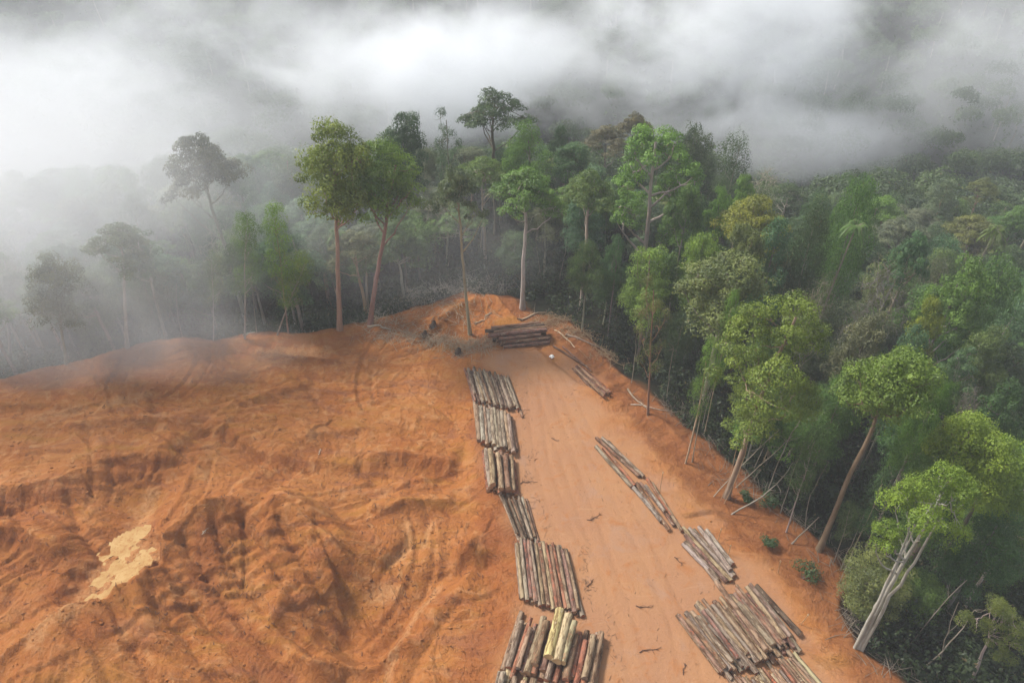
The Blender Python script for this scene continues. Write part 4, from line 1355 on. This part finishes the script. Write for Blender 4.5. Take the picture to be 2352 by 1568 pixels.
KINDWORD = dict(bushy='bushy', dome='round topped', column='creeper covered', feather='drooping', umbrella='flat topped', lobed='lumpy crowned',
                open='open crowned', twiggy='nearly leafless')
LEAFWORD = dict(mid='mid green', bright='bright green', yellow='yellow green', dark='dark green', blue='blue green', olive='olive',
                grey='grey green', brown='brownish', lime='lime green', deep='deep green')
def label_forest():
    zones = {}
    for t in TREES:
        if 'label' in t: continue
        x, y = t['x'], t['y']
        if x < -14: zn = 'misty forest left of clearing'
        elif x < 26 and y > 100: zn = 'forest behind far log stack'
        elif y < 74: zn = 'forest below right bank'
        elif y < 112: zn = 'middle of right forest'
        else: zn = 'far right valley forest'
        zones.setdefault(zn, []).append(t)
    RW = ['front row', 'second row', 'third row', 'fourth row', 'fifth row', 'sixth row', 'seventh row', 'eighth row', 'back row']
    OW = ['first', 'second', 'third', 'fourth', 'fifth', 'sixth', 'seventh', 'eighth', 'ninth', 'tenth', 'eleventh', 'twelfth', 'thirteenth', 'fourteenth']
    for zn, L in zones.items():
        L.sort(key=lambda t: t['y'])
        per = max(7, -(-len(L) // 9))
        for k in range(0, len(L), per):
            row = sorted(L[k:k + per], key=lambda t: project(t['x'], t['y'], 10)[0])
            for i, t in enumerate(row):
                tag(t['o'], f"{LEAFWORD[t['green']]} {KINDWORD[t['kind']]} tree, {OW[i]} from left, {RW[min(8, k // per)]}, {zn}", "tree", "trees of the " + zn)
label_forest()

print("trees", len(TREES), "extra", len(EXTRA))

# ================================================================== UNDERGROWTH, FAR WOOD, DEBRIS
def undergrowth():
    rng = np.random.RandomState(15)
    lv = Leaves()
    n = 9000
    Y = rng.uniform(34, 190, n)
    X = rng.uniform(-1, 1, n) * (0.80 * (Y * cp + H * sp) + 6)
    z, sd, *_ = ground_parts(X, Y)
    keep = (sd > 1.2) & ((sd < 26) | (rng.rand(n) < 0.45)) & ~((X > 36) & (X < 50) & (Y > 49) & (Y < 60) & (rng.rand(n) < 0.75))
    u, v, dep = project(X, Y, z)
    keep &= (u > -80) & (u < 2440) & (v < 1640)
    X, Y, z, sd = X[keep], Y[keep], z[keep], sd[keep]
    for x, y, zz, s in zip(X, Y, z, sd):
        h = rng.uniform(0.6, 2.2) if s < 4 else rng.uniform(1.0, 5.5)
        r = rng.uniform(0.8, 2.0)
        lv.clump(rng, np.array([x, y, zz + h * 0.75]), (r, r, max(0.6, h * 0.5)), int(34 + 18 * r), 0.50, np.clip(rng.normal(0.34, 0.2), 0.02, 0.9), 0.5, low=-0.8)
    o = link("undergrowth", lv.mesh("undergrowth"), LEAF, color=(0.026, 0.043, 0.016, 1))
    tag(o, "dark green shrubs and saplings covering the forest floor", "undergrowth", kind="stuff")

def far_wood():
    rng = np.random.RandomState(25)
    pts = [(x, y) for _, x, y, *_r in EXTRA]
    for Yr in np.arange(236, 560, 10.5):
        half = 0.80 * (Yr * cp + 20) + 25
        for X in np.arange(-half, half, 10.5):
            pts.append((X + rng.uniform(-4, 4), Yr + rng.uniform(-4, 4)))
    pts = np.array(pts)
    z = height(pts[:, 0], pts[:, 1])
    lv, bag = Leaves(), Bag()
    for (x, y), zz in zip(pts, z):
        h = under_skyline(x, y, zz, rng.uniform(16, 30)); r = rng.uniform(3.8, 6.5)
        u, v, dep = project(x, y, zz + h)
        if v < -160 or u < -150 or u > 2500: continue
        near = dep < 240
        nc = 7
        bt = np.clip(rng.normal(0.4, 0.22), 0.02, 0.9)
        for k in range(nc):
            a = k * 2.4 + rng.uniform(0, 1)
            q = 0.62 * r * (k > 0)
            c = np.array([x + cos(a) * q, y + sin(a) * q, zz + h - r * (0.45 + 0.35 * (k > 0)) - rng.uniform(0, 2.5)])
            lv.clump(rng, c, (r * 0.55, r * 0.55, r * 0.5), 230 if near else 200, 0.66 if near else 0.64, bt + rng.normal() * 0.08, 0.3)
        lv.clump(rng, np.array([x, y, zz + h * 0.45]), (r * 0.8, r * 0.8, h * 0.35), 60 if near else 30, 1.3, bt * 0.7, 0.3, low=-1)
        if rng.rand() < 0.10:
            bag.tube([(x + r * .5, y - r * .6, zz - 1), (x + r * .5 + rng.normal() * .5, y - r * .6, zz + h * 0.5), (x + r * .4, y - r * .4, zz + h * 0.85)], [0.24, 0.2, 0.12], 4)
    o = link("far_forest", lv.mesh("far_forest"), LEAF, color=(0.062, 0.100, 0.042, 1))
    tag(o, "dense misty rainforest covering the far hillside", "forest", kind="stuff")
    t = link("trunks", bag.mesh("far_forest_trunks"), BARK, o, color=(0.30, 0.26, 0.22, 1))
    t['kind'] = 'stuff'

def stick_heap(zones, seed, name, label, color, kind="stuff", rad=(0.012, 0.05), ln=(0.8, 3.4), tilt=0.25):
    """dry canes and broken sticks thrown over each other; zone = (u, v, spread x, spread y, count, height)"""
    rng = np.random.RandomState(seed)
    bag = Bag()
    for (u, v, sx, sy, n, hh) in zones:
        x0, y0 = P(u, v)
        xs = x0 + rng.normal(size=n) * sx; ys = y0 + rng.normal(size=n) * sy
        zs = height(xs, ys)
        for x, y, z in zip(xs, ys, zs):
            a = rng.uniform(0, pi); t = rng.normal() * tilt
            L = rng.uniform(*ln)
            fall = math.exp(-((x - x0) / (1.4 * sx)) ** 2 - ((y - y0) / (1.4 * sy)) ** 2)
            c = np.array([x, y, z + 0.06 + rng.rand() * hh * fall])
            d = np.array([cos(a) * cos(t), sin(a) * cos(t), abs(sin(t)) * 0.8]) * L / 2
            m = c + rng.normal(size=3) * 0.05 * L
            r = rng.uniform(*rad)
            bag.tube([c - d + np.array([0, 0, min(0, d[2])]) * 0, m, c + d], [r, r * 0.9, r * 0.6], 4)
    return tag(link(name, bag.mesh(name), BARK, color=(*color, 1)), label, "brushwood", kind=kind)

undergrowth()
far_wood()
stick_heap([(1010, 780, 3.2, 1.0, 260, 0.9), (930, 765, 4.0, 1.2, 220, 0.7), (1090, 790, 3.0, 1.6, 300, 0.9), (880, 740, 3.0, 1.5, 160, 0.6),
            (1030, 720, 5.0, 2.6, 220, 0.5)], 3, "brushwood", "heap of dry sticks and torn bark across the far end of the red field", (0.33, 0.25, 0.17))
stick_heap([(1270, 735, 2.6, 1.3, 170, 0.8), (1330, 765, 2.0, 1.2, 130, 0.7), (1390, 815, 1.7, 1.3, 110, 0.7), (1240, 745, 1.8, 0.9, 60, 0.5)],
           4, "brushwood", "tan heap of dry canes along the bank right of the far log stack", (0.30, 0.21, 0.125))
stick_heap([(960, 660, 6.5, 3.0, 420, 3.0), (850, 690, 4.0, 2.0, 160, 2.5), (1080, 640, 5.0, 3.0, 220, 3.0)], 5, "brushwood",
           "grey tangle of fallen bamboo canes at the foot of the misty forest", (0.30, 0.28, 0.24), ln=(2.5, 8.0), tilt=0.45)
stick_heap([(1985, 1400, 2.0, 1.6, 80, 1.4), (1960, 1430, 1.4, 1.2, 40, 1.0), (1700, 1090, 2.6, 1.6, 60, 0.6), (1560, 940, 2.5, 2.0, 90, 0.8),
            (1640, 1020, 1.8, 2.0, 35, 0.8), (1760, 1130, 1.6, 1.6, 45, 1.0), (1850, 1200, 1.6, 1.4, 40, 0.9), (1930, 1290, 1.6, 1.4, 45, 1.0), (2060, 1520, 1.8, 1.4, 50, 1.2)], 6, "brushwood",
           "broken grey branches piled along the edge of the right forest", (0.17, 0.14, 0.11), ln=(1.0, 3.6), tilt=0.5)
# bark scraps left beside the log piles and on the road
stick_heap([(1205, 960, 0.5, 5.0, 50, 0.05), (1215, 1090, 0.7, 3.0, 50, 0.05), (1250, 1200, 0.5, 2.5, 30, 0.05), (1345, 1330, 0.35, 2.0, 60, 0.05),
            (1410, 1500, 0.4, 3.0, 30, 0.05), (1560, 1300, 5.0, 8.0, 26, 0.02), (1400, 1100, 4.0, 9.0, 30, 0.02), (1660, 1350, 0.6, 2.0, 24, 0.04),
            (1530, 1450, 3.5, 4.0, 16, 0.02), (1330, 900, 3.5, 5.0, 24, 0.02)], 8, "bark_litter",
           "dark scraps of bark and twigs scattered over the road", (0.15, 0.09, 0.055), ln=(0.15, 0.7), rad=(0.010, 0.028), tilt=0.05)
stick_heap([(700, 1100, 14, 12, 420, 0.02), (300, 950, 18, 8, 200, 0.02), (500, 1350, 9, 5, 240, 0.02), (950, 1250, 5, 6, 200, 0.02), (150, 1200, 6, 6, 120, 0.02)], 9, "root_litter",
           "small dark roots and clods lying over the spoil field", (0.13, 0.06, 0.035), ln=(0.12, 0.7), rad=(0.015, 0.06), tilt=0.08)

def clods():
    """crumbs and lumps of dry soil strewn over the pushed-up ground"""
    rng = np.random.RandomState(61)
    n = 1500
    u = rng.uniform(-60, 1120, n); v = 790 + 790 * rng.rand(n) ** 0.8
    u2 = rng.uniform(1300, 1980, 350); v2 = rng.uniform(800, 1568, 350)
    d = np.array([P(a, b) for a, b in zip(np.r_[u, u2], np.r_[v, v2])])
    z, sd, field, bank, fresh, tr, left, right = ground_parts(d[:, 0], d[:, 1])
    keep = (sd < -0.3) & ((left > 0.6) | (right > 0.5)) & (vnoise(d[:, 0] / 4, d[:, 1] / 4, 9) > 0.35)
    d, z = d[keep], z[keep]
    t = (1 + 5 ** .5) / 2
    ico = unit(np.array([(-1, t, 0), (1, t, 0), (-1, -t, 0), (1, -t, 0), (0, -1, t), (0, 1, t), (0, -1, -t), (0, 1, -t), (t, 0, -1), (t, 0, 1), (-t, 0, -1), (-t, 0, 1)], float))
    fc = np.array([(0, 11, 5), (0, 5, 1), (0, 1, 7), (0, 7, 10), (0, 10, 11), (1, 5, 9), (5, 11, 4), (11, 10, 2), (10, 7, 6), (7, 1, 8), (3, 9, 4), (3, 4, 2), (3, 2, 6), (3, 6, 8), (3, 8, 9), (4, 9, 5), (2, 4, 11), (6, 2, 10), (8, 6, 7), (9, 8, 1)])
    V, T = [], []
    for k, ((x, y), zz) in enumerate(zip(d, z)):
        s = 0.05 + 0.15 * rng.rand() ** 3
        V.append(ico * s * rng.uniform(0.6, 1.3, (12, 1)) * np.array([1.2, 1, 0.75]) + np.array([x, y, zz + s * 0.25]))
        T.append(fc + 12 * k)
    me = mesh_np("clods", np.concatenate(V), tris=np.concatenate(T))
    me.materials.append(bpy.data.materials["red_soil"])
    tag(link("clods", me), "crumbs and lumps of red soil strewn over the bare ground", "soil clods", kind="stuff")
clods()

# ---- single pieces: branches on the road, fallen trunks, leaning poles, stumps, posts, saplings
def branch_mesh(seed, L=2.2):
    rng = np.random.RandomState(seed)
    bag = Bag()
    n = 7
    p = np.zeros((n, 3)); p[:, 0] = np.linspace(-L / 2, L / 2, n)
    p[1:, 1] = np.cumsum(rng.normal(size=n - 1) * 0.13 * L / 2)
    p[:, 2] = 0.05 + rng.rand(n) * 0.06
    bag.tube(p, np.linspace(0.055, 0.02, n), 5)
    for k in range(rng.randint(4, 8)):
        i = rng.randint(1, n - 1)
        a = rng.uniform(-1.4, 1.4)
        e = p[i] + np.array([cos(a), sin(a), 0.12]) * rng.uniform(0.3, 0.8) * L / 2
        bag.tube([p[i], (p[i] + e) / 2 + rng.normal(size=3) * 0.06, e], [0.032, 0.022, 0.01], 4)
    return bag.mesh("fallen_branch")

BRANCHES = [(1365, 1188, 2.2, 0.4, "small dark twig in the middle of the road beside the lower right string of logs"),
            (1490, 1505, 2.0, -0.2, "forked dark branch on the lower road left of the big pile"),
            (1575, 1540, 1.2, 0.9, "zigzag dark twig at the lower edge of the road"),
            (1480, 1392, 2.0, 0.05, "thin dark stick across the road above the big pile"),
            (1355, 1340, 1.4, 0.9, "dark twig on the road right of the long pile"),
            (1275, 1010, 1.2, -0.5, "small twig on the road right of the second pile"),
            (1215, 1112, 2.4, 0.1, "dark branch lying right of the third pile"),
            (1560, 1290, 1.5, -0.8, "dark splintered branch at the road side of the grey logs"),
            (735, 1040, 1.2, 1.4, "pale stick standing in the middle of the spoil field"),
            (472, 1222, 1.0, 1.1, "small pale stick on the slope above the silt pool")]
for i, (u, v, L, a, lab) in enumerate(BRANCHES):
    x, y, z = ground_hit(u, v)
    o = link("fallen_branch", branch_mesh(100 + i, L), BARK, loc=(x, y, z), color=(0.42, 0.36, 0.28, 1) if u < 800 else (0.10, 0.055, 0.04, 1))
    o.rotation_euler = (0, 0, a)
    tag(o, lab, "branch", "fallen branches on the bare ground")

def bare_pole(p, q, Y1, r, color, label, name="bare_pole", bend=0.3, twigs=0, group=None):
    r *= 0.72
    """bare stem with its foot at photo point p and its tip at q, the tip at distance Y1 beyond the foot"""
    x, y, z = ground_hit(*p)
    t = np.array(atY(q[0], q[1], y + Y1)) - np.array([x, y, z])
    rng = np.random.RandomState(int(p[0]) % 1000)
    n = 9
    s = np.linspace(0, 1, n)[:, None]
    pts = s * t + np.sin(s * pi) * rng.normal(size=3) * bend + rng.normal(size=(n, 3)) * 0.04
    pts[0] = -unit(t) * 0.4
    bag = Bag()
    bag.tube(pts, np.linspace(r, r * 0.45, n), 7)
    for k in range(twigs):
        i = rng.randint(n // 2, n)
        e = pts[i] + rng.normal(size=3) * np.array([1.2, 0.8, 0.7]) + np.array([0, 0, 0.8])
        bag.tube(bez(pts[i], (pts[i] + e) / 2 + rng.normal(size=3) * 0.2, e, 5), np.linspace(r * 0.4, 0.012, 5), 4)
    o = link(name, bag.mesh(name), BARK, loc=(x, y, z), color=(*color, 1))
    return tag(o, label, "bare pole", group)

PALE, TAN, GREYB = (0.27, 0.23, 0.18), (0.34, 0.22, 0.13), (0.21, 0.18, 0.145)
bare_pole((1574, 1064), (1622, 830), 0.6, 0.20, (0.38, 0.28, 0.19), "bare straight tan pole standing on the bank beside a thin pale tree")
bare_pole((1655, 1150), (1695, 1010), 0.3, 0.08, TAN, "thin tan cane, left of the group leaning at the bank edge")
bare_pole((1662, 1158), (1722, 985), 0.3, 0.08, TAN, "thin tan cane, right of the group leaning at the bank edge")
bare_pole((1640, 1140), (1790, 985), 1.5, 0.10, PALE, "long pale leaning stem crossing behind the tan canes", twigs=5)
bare_pole((1690, 1120), (1820, 1000), 1.2, 0.11, PALE, "pale curved leaning stem between the canes and the forked tree", twigs=4)
bare_pole((1680, 1182), (1812, 1080), 0.8, 0.16, (0.22, 0.195, 0.16), "grey leaning trunk with a broken twiggy tip over the bank", twigs=9)
bare_pole((1762, 1130), (1840, 960), 1.0, 0.11, PALE, "thin pale forked stem behind the grey leaning trunk", twigs=4)
bare_pole((1818, 1250), (1882, 1186), 0.4, 0.15, GREYB, "short grey snapped trunk leaning near the thick reddish tree", bend=0.05)
bare_pole((2110, 1545), (2240, 1400), 1.0, 0.13, GREYB, "grey leaning stem in the dark hollow near the lower right corner", twigs=3)
bare_pole((2075, 1500), (2220, 1330), 1.5, 0.10, GREYB, "thin grey stem leaning across the dark hollow at lower right", twigs=2)
bare_pole((1010, 640), (1000, 560), 0.5, 0.10, GREYB, "thin bare stem in mist behind the rubble mound", twigs=2)
bare_pole((1285, 640), (1305, 520), 1.0, 0.14, PALE, "bare forked stem behind the right end of the rubble mound", twigs=5)
bare_pole((1245, 650), (1230, 545), 0.5, 0.09, PALE, "thin bare cane right of the white trunked tree", twigs=1)

for _p, _q, _y, _r, _t, _lab in (
        ((1530, 930), (1548, 800), 1.0, 0.10, 2, "thin grey stem just right of the slender red trunked tree"),
        ((1610, 990), (1650, 850), 1.2, 0.09, 2, "thin grey stem behind the thin pale tree with a green tuft"),
        ((1700, 1060), (1735, 830), 1.0, 0.20, 1, "brown straight trunk in shade left of the big drooping tree"),
        ((1725, 1090), (1800, 900), 1.0, 0.09, 3, "thin stem leaning right under the big drooping tree"),
        ((1792, 1180), (1850, 1010), 1.0, 0.09, 2, "thin dark stem left of the thin forked tree"),
        ((1850, 1215), (1905, 1060), 1.2, 0.09, 2, "thin grey stem between forked tree and thick reddish trunk"),
        ((1930, 1310), (1985, 1180), 0.8, 0.10, 2, "grey stem in shade just right of the thick reddish trunk"),
        ((2150, 1560), (2200, 1380), 1.0, 0.10, 2, "thin dark stem standing in the hollow at lower right"),
        ((1450, 880), (1462, 770), 1.0, 0.08, 2, "thin pale sapling stem at the upper edge of right bank"),
        ((700, 752), (692, 640), 0.5, 0.10, 1, "thin pale stem between the slender pointed tree and the tall yellow green tree"),
        ((590, 765), (580, 660), 0.5, 0.08, 1, "thin pale stem left of the slender pointed tree"),
        ((420, 775), (405, 650), 0.8, 0.10, 1, "thin misty stem at the left crest under the wide forked tree")):
    bare_pole(_p, _q, _y, _r, PALE if _p[0] < 1500 else GREYB, _lab, twigs=_t)

def fallen_trunk(p, q, r, color, label, cat="fallen pole", sink=0.0):
    x0, y0, z0 = ground_hit(*p); x1, y1, z1 = ground_hit(*q)
    a = np.array([x0, y0, z0]); b = np.array([x1, y1, z1])
    rng = np.random.RandomState(int(p[0]) + 7)
    n = 10
    s = np.linspace(0, 1, n)[:, None]
    pts = a + (b - a) * s
    pts[:, 2] = height(pts[:, 0], pts[:, 1]) + r * 0.8
    pts[:, :2] += rng.normal(size=(n, 2)) * 0.06
    c = pts.mean(0)
    bag = Bag(); bag.tube(pts - c, np.linspace(r, r * 0.6, n), 8)
    for k in range(5):
        i = rng.randint(2, n)
        e = pts[i] - c + rng.normal(size=3) * 0.7 + np.array([0, 0, 0.6])
        bag.tube([pts[i] - c, e], [0.05, 0.015], 4)
    tag(link("fallen_pole", bag.mesh("fallen_pole"), BARK, loc=c, color=(*color, 1)), label, cat)

fallen_trunk((560, 772), (745, 755), 0.28, (0.40, 0.38, 0.33), "long grey fallen trunk along the misty crest of the spoil field")
fallen_trunk((845, 752), (900, 760), 0.22, (0.34, 0.28, 0.21), "short fallen trunk at the foot of the reddish trunked tree")
fallen_trunk((1300, 770), (1400, 815), 0.20, (0.22, 0.16, 0.12), "dark fallen pole along the upper edge of the right bank")
fallen_trunk((1440, 895), (1490, 945), 0.18, (0.24, 0.18, 0.13), "thin fallen pole at the edge of the bank above the red trunked tree")
fallen_trunk((1448, 932), (1530, 945), 0.10, (0.36, 0.30, 0.24), "pale fallen stick at the foot of the slender red trunked tree")
fallen_trunk((1190, 735), (1270, 720), 0.20, (0.36, 0.27, 0.19), "tan fallen trunk behind the far log stack")
fallen_trunk((1090, 745), (1130, 720), 0.15, (0.36, 0.27, 0.19), "thin tan pole on the rubble mound left of the far log stack")
fallen_trunk((1275, 760), (1320, 800), 0.14, (0.44, 0.33, 0.22), "tan pole right of the far log stack")

def stump(u, v, r, label):
    """torn up root plate: a dark knot of roots"""
    x, y, z = ground_hit(u, v)
    rng = np.random.RandomState(u)
    bag = Bag()
    bag.tube([(0, 0, -0.2), (0.1, 0, r * 0.7), (0.25, 0.1, r * 1.4)], [r * 0.7, r * 0.6, r * 0.35], 9)
    for k in range(34):
        d = unit(rng.normal(size=3) * np.array([1, 1, 0.8])); d[2] = abs(d[2])
        e = d * r * rng.uniform(1.0, 1.9)
        bag.tube(bez(d * r * 0.3, d * r * 0.8 + rng.normal(size=3) * 0.15, e + np.array([0, 0, -0.2]), 5), np.linspace(0.10, 0.02, 5), 4)
    tag(link("root_stump", bag.mesh("root_stump"), BARK, loc=(x, y, z), color=(0.085, 0.06, 0.045, 1)), label, "stump")
stump(995, 752, 0.75, "small dark torn up root stump on the rubble left of the lone slim tree")
stump(1052, 815, 0.85, "dark root stump at the lower end of the brushwood above the farthest pile")
stump(975, 775, 0.7, "low dark root stump among the grey sticks at the far end of the field")

def post(p, q, label):
    x, y, z = ground_hit(*p)
    t = np.array(atY(q[0], q[1], y)) - np.array([x, y, z])
    bag = Bag(); bag.tube([-unit(t) * 0.3, t * 0.5, t], [0.045, 0.042, 0.04], 6)
    o = link("marker_stake", bag.mesh("marker_stake"), BARK, loc=(x, y, z), color=(0.40, 0.25, 0.13, 1))
    c = Bag(); c.tube([t * 0.97, t * 1.02, t * 1.05], [0.075, 0.085, 0.06], 8)
    link("cap", c.mesh("cap"), BARK, o, color=(0.55, 0.42, 0.28, 1))
    tag(o, label, "stake")
post(Z3(675, 600), Z3(703, 432), "thin marker stake on the bank above the lower right string of logs")
post(Z3(1190, 1050), Z3(1222, 935), "marker stake behind the top of the bunch of grey logs")
post(Z3(1285, 1165), Z3(1308, 1080), "marker stake at the lower end of the bunch of grey logs")
post(Z4(1430, 160), Z4(1465, 10), "short broken stake on the bank between the grey logs and the dark sapling")
post(Z4(1700, 760), Z4(1790, 640), "leaning yellow tipped stake right of the big pile")

def sapling(u, v, s, label):
    x, y, z = ground_hit(u, v)
    rng = np.random.RandomState(u)
    e = bpy.data.objects.new("sapling", None); COL.objects.link(e); e.location = (x, y, z)
    bag, lv = Bag(), Leaves()
    for k in range(5):
        a = rng.uniform(0, 6.3); d = np.array([cos(a) * 0.6, sin(a) * 0.6, 0.9]) * s
        bag.tube(bez(np.array([0, 0, -.2]), d * 0.5 + np.array([0, 0, .2]), d, 5), np.linspace(0.06, 0.02, 5), 5)
        lv.clump(rng, d, (s * 0.55, s * 0.55, s * 0.4), 130, 0.26, 0.35, 0.4, low=-0.7)
        lv.clump(rng, d * 1.1, (s * 0.75, s * 0.75, s * 0.5), 40, 0.22, 0.45, 0.4, low=-0.7)
    link("stem", bag.mesh("sapling_stem"), BARK, e, color=(0.14, 0.10, 0.07, 1))
    link("crown", lv.mesh("sapling_crown"), LEAF, e, color=(0.045, 0.085, 0.030, 1))
    tag(e, label, "sapling")
sapling(1765, 1250, 0.9, "small dark green sapling alone on the bank below the forked tree")
sapling(1842, 1328, 1.5, "dark green leafy sapling at the bank foot right of the big pile")
sapling(1755, 1160, 1.3, "dark bush below the grey leaning trunk at the bank edge")
sapling(1715, 1150, 0.9, "low green bush at the foot of the grey leaning trunk")

def rag():
    """a white plastic sack left on the road"""
    x, y, z = ground_hit(1268, 821)
    rng = np.random.RandomState(2)
    import bmesh
    bm = bmesh.new(); bmesh.ops.create_icosphere(bm, subdivisions=3, radius=0.42)
    for v in bm.verts:
        n = 1 + 0.28 * sin(v.co.x * 11 + v.co.y * 5) * sin(v.co.y * 9 + 1) + 0.12 * rng.randn()
        v.co *= n; v.co.z = max(v.co.z * 0.55, -0.08)
    me = bpy.data.meshes.new("sack"); bm.to_mesh(me); bm.free()
    m, nt, out = new_mat("white_plastic")
    bs = nt.nodes.new("ShaderNodeBsdfPrincipled"); bs.inputs['Roughness'].default_value = 0.4
    geo = nt.nodes.new("ShaderNodeNewGeometry")
    nt.links.new(mixc(nt, noise(nt, geo.outputs['Position'], 4.0), (0.8, 0.8, 0.8), (0.62, 0.60, 0.56)), bs.inputs['Base Color'])
    nt.links.new(bs.outputs[0], out.inputs[0])
    tag(link("sack", me, m, loc=(x, y, z + 0.1)), "crumpled white sack on the road below the far log stack", "sack")
rag()

# ================================================================== AIR
def haze_and_mist():
    # even air round the whole place
    m, nt, out = new_mat("haze_air")
    v = nt.nodes.new("ShaderNodeVolumePrincipled")
    v.inputs['Color'].default_value = (0.88, 0.93, 1.0, 1)
    v.inputs['Density'].default_value = 0.0004
    nt.links.new(v.outputs[0], out.inputs['Volume'])
    x0, x1, y0, y1, z0, z1 = -1495, 1495, -295, 1795, -75, 420
    V = [(x, y, z) for x in (x0, x1) for y in (y0, y1) for z in (z0, z1)]
    Q = [(0, 1, 3, 2), (4, 6, 7, 5), (0, 4, 5, 1), (2, 3, 7, 6), (0, 2, 6, 4), (1, 5, 7, 3)]
    me = bpy.data.meshes.new("haze"); me.from_pydata(V, [], Q); me.update()
    tag(link("haze", me, m), "pale damp air over the whole valley", "haze", kind="stuff")

    # drifting banks of mist
    m, nt, out = new_mat("mist_vapour")
    L = nt.links
    oi = nt.nodes.new("ShaderNodeObjectInfo")
    sep = nt.nodes.new("ShaderNodeSeparateColor"); L.new(oi.outputs['Color'], sep.inputs[0])
    tc = nt.nodes.new("ShaderNodeTexCoord")
    dot = nt.nodes.new("ShaderNodeVectorMath"); dot.operation = 'DOT_PRODUCT'
    L.new(tc.outputs['Object'], dot.inputs[0]); L.new(tc.outputs['Object'], dot.inputs[1])
    fall = mathn(nt, 'SUBTRACT', 1.0, dot.outputs['Value'], clamp=True)
    geo = nt.nodes.new("ShaderNodeNewGeometry")
    mp = nt.nodes.new("ShaderNodeMapping")
    mp.inputs['Rotation'].default_value = (0, radians(38), radians(15))
    mp.inputs['Scale'].default_value = (0.026, 0.034, 0.036)
    L.new(geo.outputs['Position'], mp.inputs[0])
    n = noise(nt, mp.outputs[0], 1.0, 7, 0.66, 0.35)
    # the wisp threshold rises towards the rim, so that the bank frays out
    thr = mathn(nt, 'SUBTRACT', mathn(nt, 'ADD', n, mathn(nt, 'MULTIPLY', fall, 0.34)), sep.outputs['Green'])
    wisp = maprange(nt, thr, 0.0, 0.30, 0, 1, smooth=True)
    den = mathn(nt, 'MULTIPLY', mathn(nt, 'MULTIPLY', wisp, maprange(nt, fall, 0.0, 0.45, 0, 1, smooth=True)), mathn(nt, 'MULTIPLY', sep.outputs['Red'], 0.1))
    v = nt.nodes.new("ShaderNodeVolumePrincipled")
    v.inputs['Color'].default_value = (0.940, 0.960, 0.985, 1)
    L.new(den, v.inputs['Density'])
    L.new(v.outputs[0], out.inputs['Volume'])
    m.cycles.volume_step_rate = MIST_STEP
    import bmesh
    bm = bmesh.new()
    bmesh.ops.create_icosphere(bm, subdivisions=3, radius=1.0)
    me = bpy.data.meshes.new("mist"); bm.to_mesh(me); bm.free()
    me.materials.append(m)
    for (u, vv, Y, rad, den, thr, label) in BANKS:
        c = atY(u, vv, Y)
        o = link("mist", me, None, None, loc=c, color=(den, thr, 0, 1))
        o.scale = rad
        tag(o, label, "mist", kind="stuff")

MIST_STEP = 0.35
# centre seen at u, v at distance Y; radii in metres; density x 0.1; wisp threshold
BANKS = [
    (900, 110, 262, (300, 56, 62), 0.23, 0.69, "wide bank of mist in the valley behind the forest"),
    (985, 165, 212, (62, 28, 26), 0.52, 0.54, "bright white cloud of mist behind the tallest tree"),
    (1690, 60, 240, (66, 30, 40), 0.42, 0.57, "white mist streaming up the far hillside on the right"),
    (1780, 320, 215, (60, 26, 16), 0.24, 0.53, "mist lying in the valley behind the right tree line"),
    (2250, 180, 250, (100, 40, 60), 0.12, 0.54, "thin streaks of mist over the right hillside"),
    (60, 280, 180, (120, 42, 50), 0.16, 0.55, "grey bank of mist over the left forest"),
    (80, 400, 126, (60, 20, 28), 0.18, 0.50, "mist sinking into the crowns of the left forest"),
    (-60, 560, 90, (50, 16, 32), 0.20, 0.46, "thick mist drifting before the trees at the left crest"),
    (360, 430, 108, (44, 12, 22), 0.12, 0.48, "mist before the crowns at the left end of the forest"),
    (430, 800, 88, (24, 9, 6), 0.12, 0.48, "thin mist spilling over the crest onto the spoil field"),
    (900, 560, 102, (36, 8, 14), 0.08, 0.46, "thin veil of mist before the trees at the middle crest"),
]
haze_and_mist()
